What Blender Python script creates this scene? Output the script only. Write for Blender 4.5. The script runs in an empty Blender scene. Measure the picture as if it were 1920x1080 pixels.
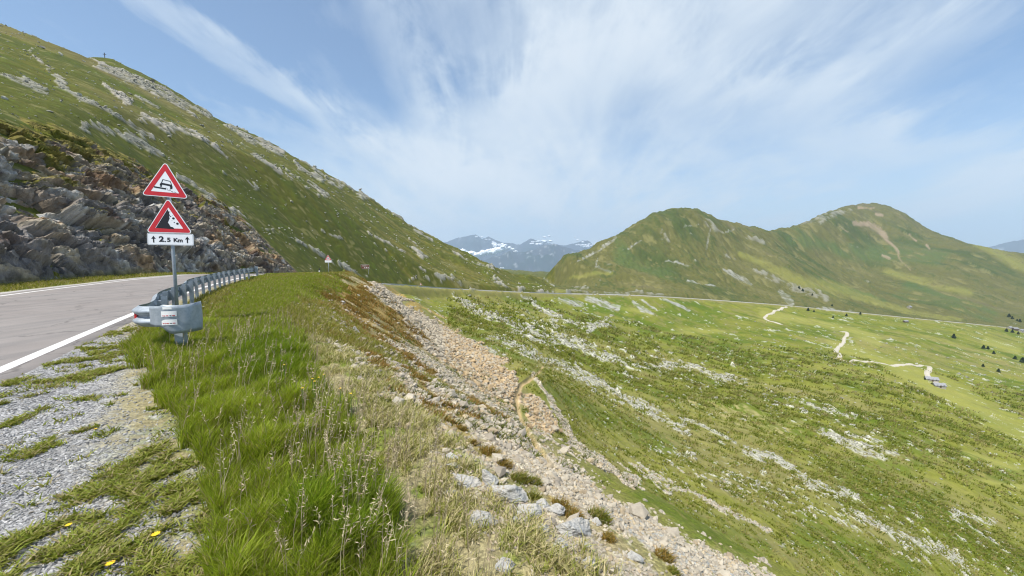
import bpy, math, random
import numpy as np
from mathutils import Vector, Matrix
random.seed(7)
RNG = np.random.default_rng(11)
S = bpy.context.scene
COL = S.collection
# ------------------------------------------------------------------ camera, sky, sun, exposure
EYE = 1.6
HAZE_D = 6.0e-5
PITCH = math.atan(59 / 720.0)
cam_d = bpy.data.cameras.new("camera")
cam = bpy.data.objects.new("camera", cam_d)
COL.objects.link(cam)
cam.location = (0, 0, EYE)
cam.rotation_euler = (math.pi / 2 - PITCH, 0, 0)
cam_d.sensor_width = 36
cam_d.lens = 13.5
cam_d.clip_start = 0.1
cam_d.clip_end = 90000
S.camera = cam
SUN_EL, SUN_AZ = math.radians(62), math.radians(216)      # azimuth clockwise from +Y (view direction)
SUNV = Vector((math.sin(SUN_AZ) * math.cos(SUN_EL), math.cos(SUN_AZ) * math.cos(SUN_EL), math.sin(SUN_EL)))
sd = bpy.data.lights.new("sun", 'SUN')
sd.energy = 5.0
sd.angle = math.radians(0.53)
sd.color = (1.0, 0.955, 0.88)
sun = bpy.data.objects.new("sun", sd)
COL.objects.link(sun)
sun.rotation_euler = SUNV.to_track_quat('Z', 'Y').to_euler()
S.view_settings.view_transform = 'Standard'
S.view_settings.look = 'None'
S.view_settings.exposure = 0.30
S.view_settings.gamma = 1
S.cycles.use_denoising = True
S.cycles.volume_bounces = 1
S.cycles.pixel_filter_type = 'BLACKMAN_HARRIS'
S.cycles.filter_width = 1.15
S.cycles.max_bounces = 6
S.cycles.transparent_max_bounces = 16

class NT:
    """small helper to write node trees"""
    def __init__(s, tree):
        s.t = tree
    def n(s, kind, **kw):
        nd = s.t.nodes.new(kind)
        for k, v in kw.items():
            if k.startswith('i_'):
                key = k[2:]
                key = int(key) if key.isdigit() else key.replace('_', ' ')
                s.put(nd.inputs[key], v)
            else:
                setattr(nd, k, v)
        return nd
    def put(s, sock, v):
        if isinstance(v, bpy.types.NodeSocket):
            s.t.links.new(v, sock)
        elif isinstance(v, bpy.types.Node):
            s.t.links.new(v.outputs[0], sock)
        else:
            sock.default_value = v
    def math(s, op, a, b=None, clamp=False):
        nd = s.t.nodes.new('ShaderNodeMath'); nd.operation = op; nd.use_clamp = clamp
        s.put(nd.inputs[0], a)
        if b is not None: s.put(nd.inputs[1], b)
        return nd.outputs[0]
    def vmath(s, op, a, b=None, out=0):
        nd = s.t.nodes.new('ShaderNodeVectorMath'); nd.operation = op
        s.put(nd.inputs[0], a)
        if b is not None: s.put(nd.inputs[3 if op == 'SCALE' else 1], b)
        return nd.outputs[out]
    def mix(s, f, a, b, mode='MIX'):
        nd = s.t.nodes.new('ShaderNodeMix'); nd.data_type = 'RGBA'; nd.blend_type = mode
        s.put(nd.inputs[0], f); s.put(nd.inputs[6], a); s.put(nd.inputs[7], b)
        return nd.outputs[2]
    def noise(s, vec, scale, detail=4, rough=0.55, dist=0.0, out=0):
        nd = s.n('ShaderNodeTexNoise'); s.put(nd.inputs['Vector'], vec)
        nd.inputs['Scale'].default_value = scale; nd.inputs['Detail'].default_value = detail
        nd.inputs['Roughness'].default_value = rough; nd.inputs['Distortion'].default_value = dist
        return nd.outputs[out]
    def ramp(s, f, stops, interp='LINEAR'):
        nd = s.n('ShaderNodeValToRGB'); s.put(nd.inputs[0], f)
        cr = nd.color_ramp; cr.interpolation = interp
        while len(cr.elements) < len(stops): cr.elements.new(0.5)
        for e, (p, c) in zip(cr.elements, stops):
            e.position = p; e.color = c if len(c) == 4 else (*c, 1)
        return nd.outputs[0]
    def rng(s, v, a, b, c=0.0, d=1.0):
        nd = s.n('ShaderNodeMapRange'); s.put(nd.inputs[0], v)
        for i, x in enumerate((a, b, c, d)): nd.inputs[i + 1].default_value = x
        nd.interpolation_type = 'SMOOTHSTEP'
        return nd.outputs[0]

def g3(v): return (v, v, v, 1)

# sky: Nishita daylight with thin high cloud, mapped on the sky direction
W = bpy.data.worlds.new("World"); S.world = W; W.use_nodes = True
W.node_tree.nodes.clear()
N = NT(W.node_tree)
sky = N.n('ShaderNodeTexSky', sky_type='NISHITA', sun_disc=False, sun_elevation=SUN_EL, sun_rotation=SUN_AZ,
          altitude=2200, air_density=1.35, dust_density=0.6, ozone_density=2.2)
dirv = N.n('ShaderNodeTexCoord').outputs['Generated']
sep = N.n('ShaderNodeSeparateXYZ'); N.put(sep.inputs[0], dirv)
zc = N.math('MAXIMUM', sep.outputs[2], 0.0)
inv = N.math('DIVIDE', 1.0, N.math('ADD', zc, 0.30))
pl = N.vmath('SCALE', dirv, inv)                     # project the direction on a high cloud sheet
mp1 = N.n('ShaderNodeMapping'); N.put(mp1.inputs[0], pl)
mp1.inputs['Rotation'].default_value = (0, 0, math.radians(33)); mp1.inputs['Scale'].default_value = (1.5, 0.75, 1)
mp1.inputs['Location'].default_value = (3.3, 1.7, 0)
big = N.noise(mp1.outputs[0], 1.15, 5, 0.55, 0.5)
mp2 = N.n('ShaderNodeMapping'); N.put(mp2.inputs[0], pl)
mp2.inputs['Rotation'].default_value = (0, 0, math.radians(37)); mp2.inputs['Scale'].default_value = (4.2, 1.0, 1)
wisp = N.noise(mp2.outputs[0], 1.1, 9, 0.62, 0.9)
mp3 = N.n('ShaderNodeMapping'); N.put(mp3.inputs[0], pl)
mp3.inputs['Rotation'].default_value = (0, 0, math.radians(-20)); mp3.inputs['Scale'].default_value = (2.2, 1.3, 1)
fine = N.noise(mp3.outputs[0], 3.2, 8, 0.62, 0.35)
SKYN = N
# cloud cover: a wide veil (big), streaks (wisp), fleece (fine) and a few long brushed bands
def skydir(px, py):
    u, v = (px - 960) / 720.0, (540 - py) / 720.0; cp, sp_ = math.cos(PITCH), math.sin(PITCH)
    return Vector((u, cp + v * sp_, -sp_ + v * cp)).normalized()
def band(p0, p1, width, wob, gain, end=.0):
    a, b_ = skydir(*p0), skydir(*p1); nrm = a.cross(b_).normalized(); mid_ = (a + b_).normalized(); half = a.dot(mid_)
    d = N.vmath('DOT_PRODUCT', dirv, tuple(nrm), 1)
    d = N.math('ADD', d, N.math('MULTIPLY', N.math('SUBTRACT', wisp, .5), wob)); d = N.math('ADD', d, N.math('MULTIPLY', N.math('SUBTRACT', fine, .5), wob * .8))
    core = N.rng(N.math('ABSOLUTE', d), 0, width, 1, 0)
    along = N.rng(N.vmath('DOT_PRODUCT', dirv, tuple(mid_), 1), half - .06 - end, half + (1 - half) * .55, 0, 1)
    return N.math('MULTIPLY', N.math('MULTIPLY', core, along), gain)
cov = N.math('ADD', N.math('MULTIPLY', big, 1.05), N.math('MULTIPLY', wisp, 0.34))
cov = N.math('ADD', cov, N.math('MULTIPLY', fine, 0.34))
cov = N.math('ADD', cov, N.rng(sep.outputs[2], 0.0, 0.40, 0.20, 0.0))
ctr = N.vmath('DOT_PRODUCT', dirv, tuple(skydir(1050, 190)), 1)
cov = N.math('ADD', cov, N.rng(ctr, 0.62, 1.0, -0.03, 0.12))
lft = N.vmath('DOT_PRODUCT', dirv, tuple(skydir(480, 60)), 1)
cov = N.math('ADD', cov, N.rng(lft, 0.82, 1.0, 0.0, -0.16))
for bd_ in (((235, -40), (540, 170), .045, .12, .27), ((680, -60), (800, 250), .09, .2, .15), ((830, 230), (1500, -20), .12, .28, .13), ((1250, 120), (1900, 330), .09, .22, .12), ((400, 240), (900, 330), .07, .2, .14), ((1300, 200), (1920, 40), .08, .24, .09)):
    cov = N.math('ADD', cov, band(*bd_))
cl = N.math('MAXIMUM', N.rng(cov, 0.58, 1.22, 0.0, 0.94), N.rng(sep.outputs[2], 0.0, 0.30, 0.85, 0.12))
skyc = N.mix(1.0, sky.outputs[0], (0.86, 1.08, 1.22, 1), 'MULTIPLY')
lum = N.mix(N.rng(cov, 0.9, 1.45), (5.6, 6.45, 7.3, 1), (6.9, 7.4, 7.9, 1))
skym = N.mix(cl, skyc, lum)
bg = N.n('ShaderNodeBackground'); N.put(bg.inputs[0], skym); bg.inputs[1].default_value = 0.100
wo = N.n('ShaderNodeOutputWorld'); W.node_tree.links.new(bg.outputs[0], wo.inputs[0])
# ------------------------------------------------------------------ numeric helpers
CP, SP = math.cos(PITCH), math.sin(PITCH)
F = 720.0
def P(px, py, Y):
    """survey point: sight line of the photograph's pixel (1920x1080) met at distance Y ahead"""
    u, v = (px - 960) / F, (540 - py) / F
    dx, dy, dz = u, CP + v * SP, -SP + v * CP
    k = Y / dy
    return np.array([dx * k, Y, EYE + dz * k])
def proj(x, y, z):
    dz = z - EYE
    d = np.maximum(y * CP - dz * SP, 0.05)
    return 960 + F * x / d, 540 - F * (y * SP + dz * CP) / d
def _h(ix, iy, seed):
    h = (ix.astype(np.int64) * 374761393 + iy.astype(np.int64) * 668265263 + seed * 1442695041) & 0xffffffff
    h = ((h ^ (h >> 13)) * 1274126177) & 0xffffffff
    h = (h ^ (h >> 16)) & 0xffffffff
    return (h.astype(np.float64) / 4294967295.0)
def vn(x, y, seed=0):
    x0 = np.floor(x); y0 = np.floor(y)
    fx = x - x0; fy = y - y0
    fx = fx * fx * (3 - 2 * fx); fy = fy * fy * (3 - 2 * fy)
    a = _h(x0, y0, seed); b = _h(x0 + 1, y0, seed); c = _h(x0, y0 + 1, seed); d = _h(x0 + 1, y0 + 1, seed)
    return (a + (b - a) * fx) * (1 - fy) + (c + (d - c) * fx) * fy
def fbm(x, y, oct=4, seed=0, gain=0.5, ridged=False):
    t = np.zeros_like(x, dtype=np.float64); amp = 1.0; tot = 0
    for i in range(oct):
        v = vn(x, y, seed + i * 17)
        if ridged: v = 1 - np.abs(2 * v - 1)
        t += amp * v; tot += amp; amp *= gain
        x, y = (x * 0.8 - y * 0.6) * 2.03 + 11.3, (x * 0.6 + y * 0.8) * 2.03 - 7.9
    return t / tot
def ss(v, a, b):
    t = np.clip((v - a) / (b - a), 0, 1)
    return t * t * (3 - 2 * t)
def lerp(a, b, t): return a + (b - a) * t
def catmull(pts, step=1.0):
    pts = [np.array(p, float) for p in pts]
    pts = [2 * pts[0] - pts[1]] + pts + [2 * pts[-1] - pts[-2]]
    out = []
    for i in range(1, len(pts) - 2):
        p0, p1, p2, p3 = pts[i - 1:i + 3]
        n = max(2, int(np.linalg.norm(p2 - p1) / step))
        for k in range(n):
            t = k / n
            out.append(0.5 * (2 * p1 + (p2 - p0) * t + (2 * p0 - 5 * p1 + 4 * p2 - p3) * t * t + (3 * p1 - p0 - 3 * p2 + p3) * t ** 3))
    out.append(pts[-2])
    return np.array(out)

# ------------------------------------------------------------------ road line (right-hand white line, x y z)
RL = [(3.6, -11, 0), (-3.2, -1, 0), (-7.35, 5.5, 0), (-11, 11.3, 0), (-15, 18, 0), (-18.6, 25, 0), (-21.6, 32, 0), (-24, 40, -.15),
      (-28, 54, -1.0), (-36, 80, -3.4), (-43.5, 112, -6.5), (-47, 150, -9.8)]
for q in ((860, 543.5, 230), (1040, 551, 380), (1240, 557, 520), (1470, 573, 640), (1600, 586, 700), (1740, 600, 745), (1900, 616, 800), (2100, 642, 870)):
    RL.append(tuple(P(*q)))
ROAD = catmull(RL, 1.0)
_d = np.gradient(ROAD[:, :2], axis=0); _d /= np.linalg.norm(_d, axis=1)[:, None]
RDIR = _d
RNOR = np.stack([_d[:, 1], -_d[:, 0]], 1)                     # to the right of travel = downhill side
RT = np.concatenate([[0], np.cumsum(np.linalg.norm(np.diff(ROAD[:, :2], axis=0), axis=1))])
def road_near(x, y):
    """nearest sample of the road line: signed side distance s (+ downhill), index, height"""
    n = x.size; xs = x.ravel(); ys = y.ravel()
    s = np.empty(n); idx = np.empty(n, np.int32)
    C = ROAD[::3]
    for a in range(0, n, 60000):
        b = min(n, a + 60000)
        dx = xs[a:b, None] - C[None, :, 0]; dy = ys[a:b, None] - C[None, :, 1]
        k = np.argmin(dx * dx + dy * dy, axis=1) * 3
        best = k.copy(); bd = np.full(b - a, 1e18)
        for o in range(-3, 4):
            kk = np.clip(k + o, 0, len(ROAD) - 1)
            d2 = (xs[a:b] - ROAD[kk, 0]) ** 2 + (ys[a:b] - ROAD[kk, 1]) ** 2
            m = d2 < bd; bd[m] = d2[m]; best[m] = kk[m]
        rx = xs[a:b] - ROAD[best, 0]; ry = ys[a:b] - ROAD[best, 1]
        sgn = rx * RNOR[best, 0] + ry * RNOR[best, 1]
        s[a:b] = np.where(sgn >= 0, 1, -1) * np.sqrt(bd); idx[a:b] = best
        # close in: use the exact perpendicular distance
        al = rx * RDIR[best, 0] + ry * RDIR[best, 1]
        m = (np.abs(al) < 1.5); s[a:b][m] = sgn[m]
    zz = np.interp(RT[idx], RT, ROAD[:, 2])
    al = (xs - ROAD[idx, 0]) * RDIR[idx, 0] + (ys - ROAD[idx, 1]) * RDIR[idx, 1]
    zz = np.interp(RT[idx] + np.clip(al, -1, 1), RT, ROAD[:, 2])
    return s.reshape(x.shape), idx.reshape(x.shape), zz.reshape(x.shape)

# ------------------------------------------------------------------ survey points of the far terrain
CT = []
def C(*a): CT.extend(a)
crestL = [(-500, -260, 150), (-250, -100, 170), (0, 48, 200), (65, 78, 215), (130, 107, 235), (190, 110, 262), (270, 142, 290), (350, 188, 310), (375, 210, 315),
          (430, 238, 340), (500, 270, 380), (530, 288, 390), (600, 326, 415), (650, 350, 430), (700, 382, 450), (760, 420, 465), (820, 452, 480), (900, 488, 500), (960, 512, 510), (1000, 522, 518), (1040, 543, 528)]
C(*crestL)
for (px, py, Y) in crestL:
    C((px, py + 40, Y * 1.25), (px, py + 110, Y * 1.7))
C((-400, 700, 1400), (0, 640, 1400), (400, 640, 1500), (800, 640, 1500), (950, 640, 1500), (950, 600, 900), (700, 620, 1000), (0, 640, 2600), (800, 640, 2600), (950, 600, 2600), (1000, 590, 1000))
def Z(px, Y, z):                                             # control given by height
    u = (px - 960) / F * 0.998
    C(('z', u * Y, Y, z))
Z(0, 27, 9.5); Z(0, 60, 31); Z(0, 100, 57); Z(0, 150, 88); Z(-250, 60, 40); Z(-250, 100, 70); Z(-500, 60, 50); Z(-500, 90, 80); Z(-250, 25, 15); Z(-500, 22, 20)
Z(250, 45, 12.5); Z(250, 80, 31); Z(250, 150, 67); Z(250, 220, 104)
Z(450, 50, 6.2); Z(450, 100, 25); Z(450, 200, 62); Z(450, 280, 91)
Z(600, 62, -.5); Z(600, 100, 11); Z(600, 200, 37); Z(600, 300, 64)
Z(700, 138, -1.5); Z(700, 200, 12); Z(700, 300, 32); Z(700, 380, 49)
Z(800, 215, -9); Z(800, 300, 3); Z(800, 400, 18)
Z(900, 300, -18.5); Z(900, 400, -9.5); Z(1000, 400, -31); Z(970, 420, -26); Z(1000, 470, -32)
# below the road: near spur and basin
Z(840, 36, -8.7); Z(840, 60, -12.8); Z(840, 100, -17.2); Z(840, 150, -19); Z(900, 150, -22); Z(760, 100, -10); Z(760, 125, -10.4); Z(700, 60, -6)
C((975, 730, 36), (1010, 695, 44), (1000, 830, 25.8), (1150, 940, 19.6), (1380, 1080, 15), (950, 640, 95), (950, 590, 180))
C((1100, 900, 21.5), (1100, 800, 44), (1100, 700, 110), (1100, 640, 190), (1100, 600, 290), (1100, 575, 370), (1000, 600, 230), (1000, 575, 290))
C((1300, 1000, 24), (1300, 900, 42), (1300, 800, 80), (1300, 740, 130), (1300, 700, 185), (1300, 660, 260), (1300, 620, 370), (1300, 590, 470))
C((1500, 1080, 26), (1500, 1000, 36), (1500, 900, 58), (1500, 800, 105), (1500, 740, 160), (1500, 700, 215), (1500, 660, 310), (1500, 620, 450), (1500, 592, 580))
C((1700, 1080, 38), (1700, 1000, 50), (1700, 900, 78), (1700, 800, 130), (1700, 740, 195), (1700, 700, 290), (1700, 680, 360), (1700, 640, 480), (1700, 612, 640))
C((1900, 1080, 52), (1900, 1000, 68), (1900, 900, 100), (1900, 850, 130), (1900, 800, 185), (1900, 760, 260), (1900, 700, 420), (1900, 660, 560), (1900, 632, 720))
C((2400, 1080, 80), (2400, 900, 150), (2400, 800, 280), (2400, 700, 600), (2400, 660, 850), (2400, 620, 1200))
C((1300, 1180, 13), (1500, 1200, 19), (1700, 1200, 27), (1900, 1250, 35), (2400, 1400, 40))
# mountains beyond the road
crestR = [(1010, 517, 640), (1060, 495, 700), (1090, 481, 760), (1150, 448, 850), (1200, 420, 920), (1240, 400, 980), (1270, 393, 1000), (1300, 398, 1010), (1350, 412, 1100), (1410, 426, 1200), (1500, 424, 1400)]
crestR2 = [(1515, 419, 1480), (1540, 404, 1550), (1572, 399, 1640), (1600, 396, 1700), (1632, 394, 1750), (1652, 398, 1740), (1680, 406, 1700), (1720, 430, 1650), (1780, 450, 1550), (1840, 465, 1450), (1920, 478, 1400), (2100, 505, 1300), (2400, 560, 1250)]
C(*crestR); C(*crestR2)
for (px, py, Y) in crestR:
    C((px, py + 30, Y * 1.22), (px, 600, Y * 1.8))
for (px, py, Y) in crestR2:
    C((px, py + 30, Y * 1.25), (px, 640, Y * 1.7))
C((1060, 545, 440), (1100, 540, 560), (1150, 545, 580), (1150, 500, 690), (1250, 530, 640), (1200, 480, 780), (1270, 455, 860), (1350, 540, 690), (1350, 470, 900), (1300, 545, 600), (1400, 545, 720), (1400, 480, 940),
  (1470, 555, 760), (1400, 455, 1030), (1450, 485, 960), (1500, 520, 890), (1560, 553, 810), (1620, 578, 770), (1680, 592, 775),
  (1480, 475, 1180), (1550, 520, 1080), (1620, 552, 1010), (1680, 575, 930), (1550, 470, 1330), (1650, 500, 1300), (1750, 520, 1200), (1850, 560, 1050), (1750, 580, 930), (1850, 598, 900), (1900, 530, 1180), (1650, 430, 1600),
  (1600, 540, 1080), (2000, 600, 960), (2100, 560, 1100))
C((950, 548, 620), (975, 552, 640), (992, 548, 660), (985, 570, 760), (1005, 540, 760))
C((2400, 640, 2600), (1700, 640, 2600), (1300, 620, 2600))
pts = []
for c in CT:
    if c[0] == 'z': pts.append(c[1:])
    else: pts.append(tuple(P(*c)))
pts = np.array(pts)
# the road itself steers the far terrain as well
rs = ROAD[(ROAD[:, 1] > 70)][::16]
pts = np.vstack([pts, rs])
def qmap(x, y):
    yy = np.maximum(y, 6.0)
    return x / yy, 0.55 * np.log(yy)
QX, QY = qmap(pts[:, 0], pts[:, 1]); QE = (pts[:, 2] - EYE) / pts[:, 1]
CQ = 0.05
A = np.sqrt((QX[:, None] - QX[None]) ** 2 + (QY[:, None] - QY[None]) ** 2 + CQ * CQ)
NQ = len(QX); Pm = np.stack([np.ones(NQ), QX, QY], 1)
MQ = np.zeros((NQ + 3, NQ + 3)); MQ[:NQ, :NQ] = A - np.eye(NQ) * 2e-3; MQ[:NQ, NQ:] = Pm; MQ[NQ:, :NQ] = Pm.T
sol = np.linalg.solve(MQ, np.concatenate([QE, np.zeros(3)]))
def far_z(x, y):
    xs = x.ravel(); ys = y.ravel(); out = np.empty(xs.size)
    qx, qy = qmap(xs, ys)
    qx32, qy32 = qx.astype(np.float32), qy.astype(np.float32); a32, b32 = QX.astype(np.float32), QY.astype(np.float32); w32 = sol[:NQ].astype(np.float32)
    for a in range(0, xs.size, 50000):
        b = min(xs.size, a + 50000)
        d = np.sqrt((qx32[a:b, None] - a32) ** 2 + (qy32[a:b, None] - b32) ** 2 + np.float32(CQ * CQ))
        out[a:b] = d @ w32 + sol[NQ] + sol[NQ + 1] * qx[a:b] + sol[NQ + 2] * qy[a:b]
    return (EYE + out * np.maximum(ys, 6.0)).reshape(x.shape)

def ground(x, y, detail=True):
    """height of the land at x, y; also returns side distance from the road line"""
    s, idx, zr = road_near(x, y)
    t = RT[idx]
    zf = far_z(x, y)
    near = 1 - ss(y, 55, 120)                                 # 1 close to the camera
    # right side, near: shoulder, verge, then a 35 degree fall
    se = np.interp(t, [0, 12, 22, 35, 48, 66, 110], [4.4, 4.4, 3.6, 3.4, 5.0, 5.0, 3.0]) + 0.5 * (fbm(x / 3, y / 3, 2, 5) - .5)
    fall = np.clip(s - se, 0, None)
    berm = np.interp(t, [0, 62, 75, 95, 125], [0, 0, .45, .8, 0]) * np.exp(-((s - se + .6) / 1.6) ** 2)
    bk = fall * fall / (fall + 1.3)
    zR = zr - 0.70 * bk + berm - 0.05 * ss(s, 0.3, 1.2)
    dL = -s
    cut = zr + 0.10 * ss(dL, 7.2, 9.0) + np.clip(dL - lerp(8.6, 9.4, near), 0, None) * lerp(1.25, 1.05, near)
    hh = np.clip(0.5 + 0.5 * (zf - cut) / 1.2, 0, 1)             # smooth minimum of cut slope and hillside
    zLn = lerp(np.maximum(zf, zr), cut, hh) - 1.2 * hh * (1 - hh) * .5
    zLn = np.where(dL < 9, cut, zLn)
    flat = zr.copy()
    # near blends (distance from the line at which the far surface takes over)
    wR = ss(s, lerp(4.0, 9, near), lerp(9.0, 21, near))
    zRf = np.where(near > 0, lerp(zr, zR, near), zr)
    z = np.where(s >= 0, lerp(zRf, zf, wR), zLn)
    z = np.where((s > -7.6) & (s < 0.3), flat, z)
    # keep the far road bench level
    if detail:
        away = ss(np.abs(s + 3.5), 5.5, 16) * ss(y, 20, 60)
        dist = np.maximum(y, 8)
        sc = np.clip(dist / 250, .15, 3)
        hum = (fbm(x / 38 + 4, y / 38, 4, 31) - .5) * 5.0 * ss(y, 40, 160) + (fbm(x / 150, y / 210, 5, 77, ridged=True) - .55) * 20 * ss(y, 400, 900) * ss(-s, 10, 120)
        hum += (fbm(x / 42, y / 70, 4, 79, ridged=True) - .55) * 9 * ss(y, 150, 500) * ss(-s, 8, 60)
        hum += (fbm(x / 24 + y / 60, y / 75, 4, 83, ridged=True) - .55) * 3.2 * ss(y, 45, 120) * ss(s, 8, 30)
        hum += (fbm(x / 9, y / 9, 3, 41) - .5) * 1.3
        z = z + hum * away
        nr = ss(s, se + .3, se + 3) * (s > 0)
        z = z + nr * ((fbm(x / 1.7, y / 1.7, 4, 51) - .5) * 0.5 * (1 - ss(y, 40, 90)))
        z = z + ss(s, .4, 2) * (s > 0) * (fbm(x / .35, y / .35, 3, 53) - .5) * .035 * (1 - ss(y, 8, 20))
    return z, s, t, zr
# ------------------------------------------------------------------ the land as one fan-shaped height grid, cut into named pieces
def tag(o, label=None, cat=None, group=None, kind=None):
    if label: o['label'] = label
    if cat: o['category'] = cat
    if group: o['group'] = group
    if kind: o['kind'] = kind
    return o
def mesh_np(name, V, Fq, mat, parent=None, cols=None, smooth=True, attrs=None):
    """mesh object from numpy vertices and faces (all with the same corner count)"""
    me = bpy.data.meshes.new(name)
    V = np.ascontiguousarray(V, np.float32); Fq = np.ascontiguousarray(Fq, np.int32)
    k = Fq.shape[1]
    me.vertices.add(len(V)); me.vertices.foreach_set('co', V.ravel())
    me.loops.add(Fq.size); me.loops.foreach_set('vertex_index', Fq.ravel())
    me.polygons.add(len(Fq)); me.polygons.foreach_set('loop_start', np.arange(0, Fq.size, k, dtype=np.int32))
    me.polygons.foreach_set('loop_total', np.full(len(Fq), k, np.int32))
    me.polygons.foreach_set('use_smooth', np.full(len(Fq), smooth))
    me.update(calc_edges=True)
    if cols is not None:
        ca = me.color_attributes.new('albedo', 'FLOAT_COLOR', 'POINT')
        c = np.ones((len(V), 4), np.float32); c[:, :cols.shape[1]] = cols
        ca.data.foreach_set('color', c.ravel())
    if mat: me.materials.append(mat)
    o = bpy.data.objects.new(name, me); COL.objects.link(o)
    if parent: o.parent = parent
    return o
U0, U1, NU = -1.62, 1.62, (1560 if not globals().get('QUICK') else 600)
NYR = 1750 if not globals().get('QUICK') else 500
YS = np.concatenate([-3 + np.exp(np.linspace(math.log(3.4), math.log(43), int(NYR * .42))), ])
YS = np.concatenate([YS, np.exp(np.linspace(math.log(40.35), math.log(2700), NYR - len(YS)))])
US = np.linspace(U0, U1, NU)
UU, YY = np.meshgrid(US, YS)
XX = UU * (YY + 4.0)
ZZ, SS_, TT, ZR = ground(XX, YY)
def zat(x, y):
    """height of the built land (bilinear in the grid)"""
    x = np.atleast_1d(np.asarray(x, float)); y = np.atleast_1d(np.asarray(y, float))
    u = (x / (y + 4.0) - U0) / (U1 - U0) * (NU - 1)
    r = np.interp(y, YS, np.arange(len(YS)))
    u = np.clip(u, 0, NU - 1.001); r = np.clip(r, 0, len(YS) - 1.001)
    i = r.astype(int); j = u.astype(int); a = r - i; b = u - j
    return (ZZ[i, j] * (1 - a) * (1 - b) + ZZ[i + 1, j] * a * (1 - b) + ZZ[i, j + 1] * (1 - a) * b + ZZ[i + 1, j + 1] * a * b)
def hit(px, py, ymin=0.5, ymax=2600):
    """where the photograph's sight line through px, py first meets the land"""
    Y = np.exp(np.linspace(math.log(ymin), math.log(ymax), 3000))
    p = P(px, py, Y); g = zat(p[0], Y); below = np.where(p[2] < g)[0]
    if len(below) == 0: return None
    k = below[0]
    if k == 0: return np.array([p[0][0], Y[0], g[0]])
    lo, hi = Y[k - 1], Y[k]
    for _ in range(12):
        m = (lo + hi) / 2; q = P(px, py, m)
        if q[2] < zat(q[0], m)[0]: hi = m
        else: lo = m
    q = P(px, py, hi)
    return np.array([q[0], hi, zat(q[0], hi)[0]])
# ------------------------------------------------------------------ what the land is made of (own colours, plus painted shade beside the footpath)
R_, C_ = UU.shape
# asphalt bed slightly sunk so the road sheet lies on it
bed = (SS_ > -6.9) & (SS_ < 0.36)
ZZ = np.where(bed, ZZ - 0.05, ZZ)
PXg, PYg = proj(XX, YY, ZZ)
SPC = 0.0024 * YY + .004                                     # about the grid spacing in metres
def wn(lam, seed, ax=1.0, ang=0.0, octv=1, ridged=False):
    """world-anchored noise of wavelength lam, stretched ax times along direction ang; fades where the grid is too coarse"""
    c, s = math.cos(ang), math.sin(ang)
    a = (XX * c + YY * s) / (lam * ax); b = (-XX * s + YY * c) / lam
    return fbm(a, b, octv, seed, ridged=ridged) - 0.5
FALL = -0.42                                                 # direction of the fall line, basin
def lod(k, seed, ax=1.0, octv=1, X_=None, Y_=None, D_=None):
    """world-anchored noise whose wavelength follows the viewing distance in steps of two (k = wavelength / distance)"""
    X_ = XX if X_ is None else X_; Y_ = YY if Y_ is None else Y_; D_ = np.maximum(Y_, 1.2) if D_ is None else D_
    L = np.log2(k * D_); lo = np.floor(L); f = L - lo; f = f * f * (3 - 2 * f)
    out = 0
    for lv, w in ((lo, 1 - f), (lo + 1, f)):
        lam = np.exp2(lv)
        out = out + w * (fbm(X_ / lam + lv * 37.7, Y_ / (lam * ax) + lv * 91.3, octv, seed) - .5)
    return out / np.sqrt((1 - f) ** 2 + f ** 2) * .92
warpx = lod(.10, 901, 1.6, 3) * 60
warpy = lod(.10, 907, 1.6, 3) * 40
brk = None
def stroke(pts, dst, amt=1.0, warp=1.0, soft=0.55):
    """soft polyline patch; points are (px, py, radius) of the survey photograph, laid on the land"""
    P_ = np.array(pts, float)
    r = P_[:, 2].max() + 25 * warp
    m = (PXg > P_[:, 0].min() - r) & (PXg < P_[:, 0].max() + r) & (PYg > P_[:, 1].min() - r) & (PYg < P_[:, 1].max() + r)
    rows = np.where(m.any(1))[0]
    if len(rows) == 0: return
    sl = slice(rows[0], rows[-1] + 1)
    mm = m[sl]; x = PXg[sl][mm]; y = PYg[sl][mm]
    rad0 = P_[:, 2].mean()
    wk = warp * min(1.0, rad0 / 14 + .10)
    x = x + warpx[sl][mm] * wk; y = y + warpy[sl][mm] * wk
    best = np.full(x.size, -9.0)
    for a, b in zip(P_[:-1], P_[1:]):
        d = b[:2] - a[:2]; L = (d * d).sum() + 1e-9
        t = np.clip(((x - a[0]) * d[0] + (y - a[1]) * d[1]) / L, 0, 1)
        rr = a[2] + (b[2] - a[2]) * t
        dd = np.hypot(x - a[0] - d[0] * t, y - a[1] - d[1] * t)
        best = np.maximum(best, 1 - dd / rr)
    v = ss(best, -.45, .75) * amt
    cur = dst[sl]; c2 = cur[mm]; cur[mm] = np.maximum(c2, v); dst[sl] = cur
zeros = lambda: np.zeros((R_, C_))
sL = -SS_
isL = (SS_ < -6.9) & (PXg < 1150)
isM = (SS_ < -6.9) & (PXg >= 1040) & (YY > 380)
isL &= ~isM
right = SS_ > 0.3
near = 1 - ss(YY, 55, 110)
slopeN = ss(SS_, 3.0, 5.2) * right * (1 - ss(YY, 60, 120)) * (1 - ss(PXg - PYg * 0 - (1250 - (1080 - PYg) * .9), -60, 60) )
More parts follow.
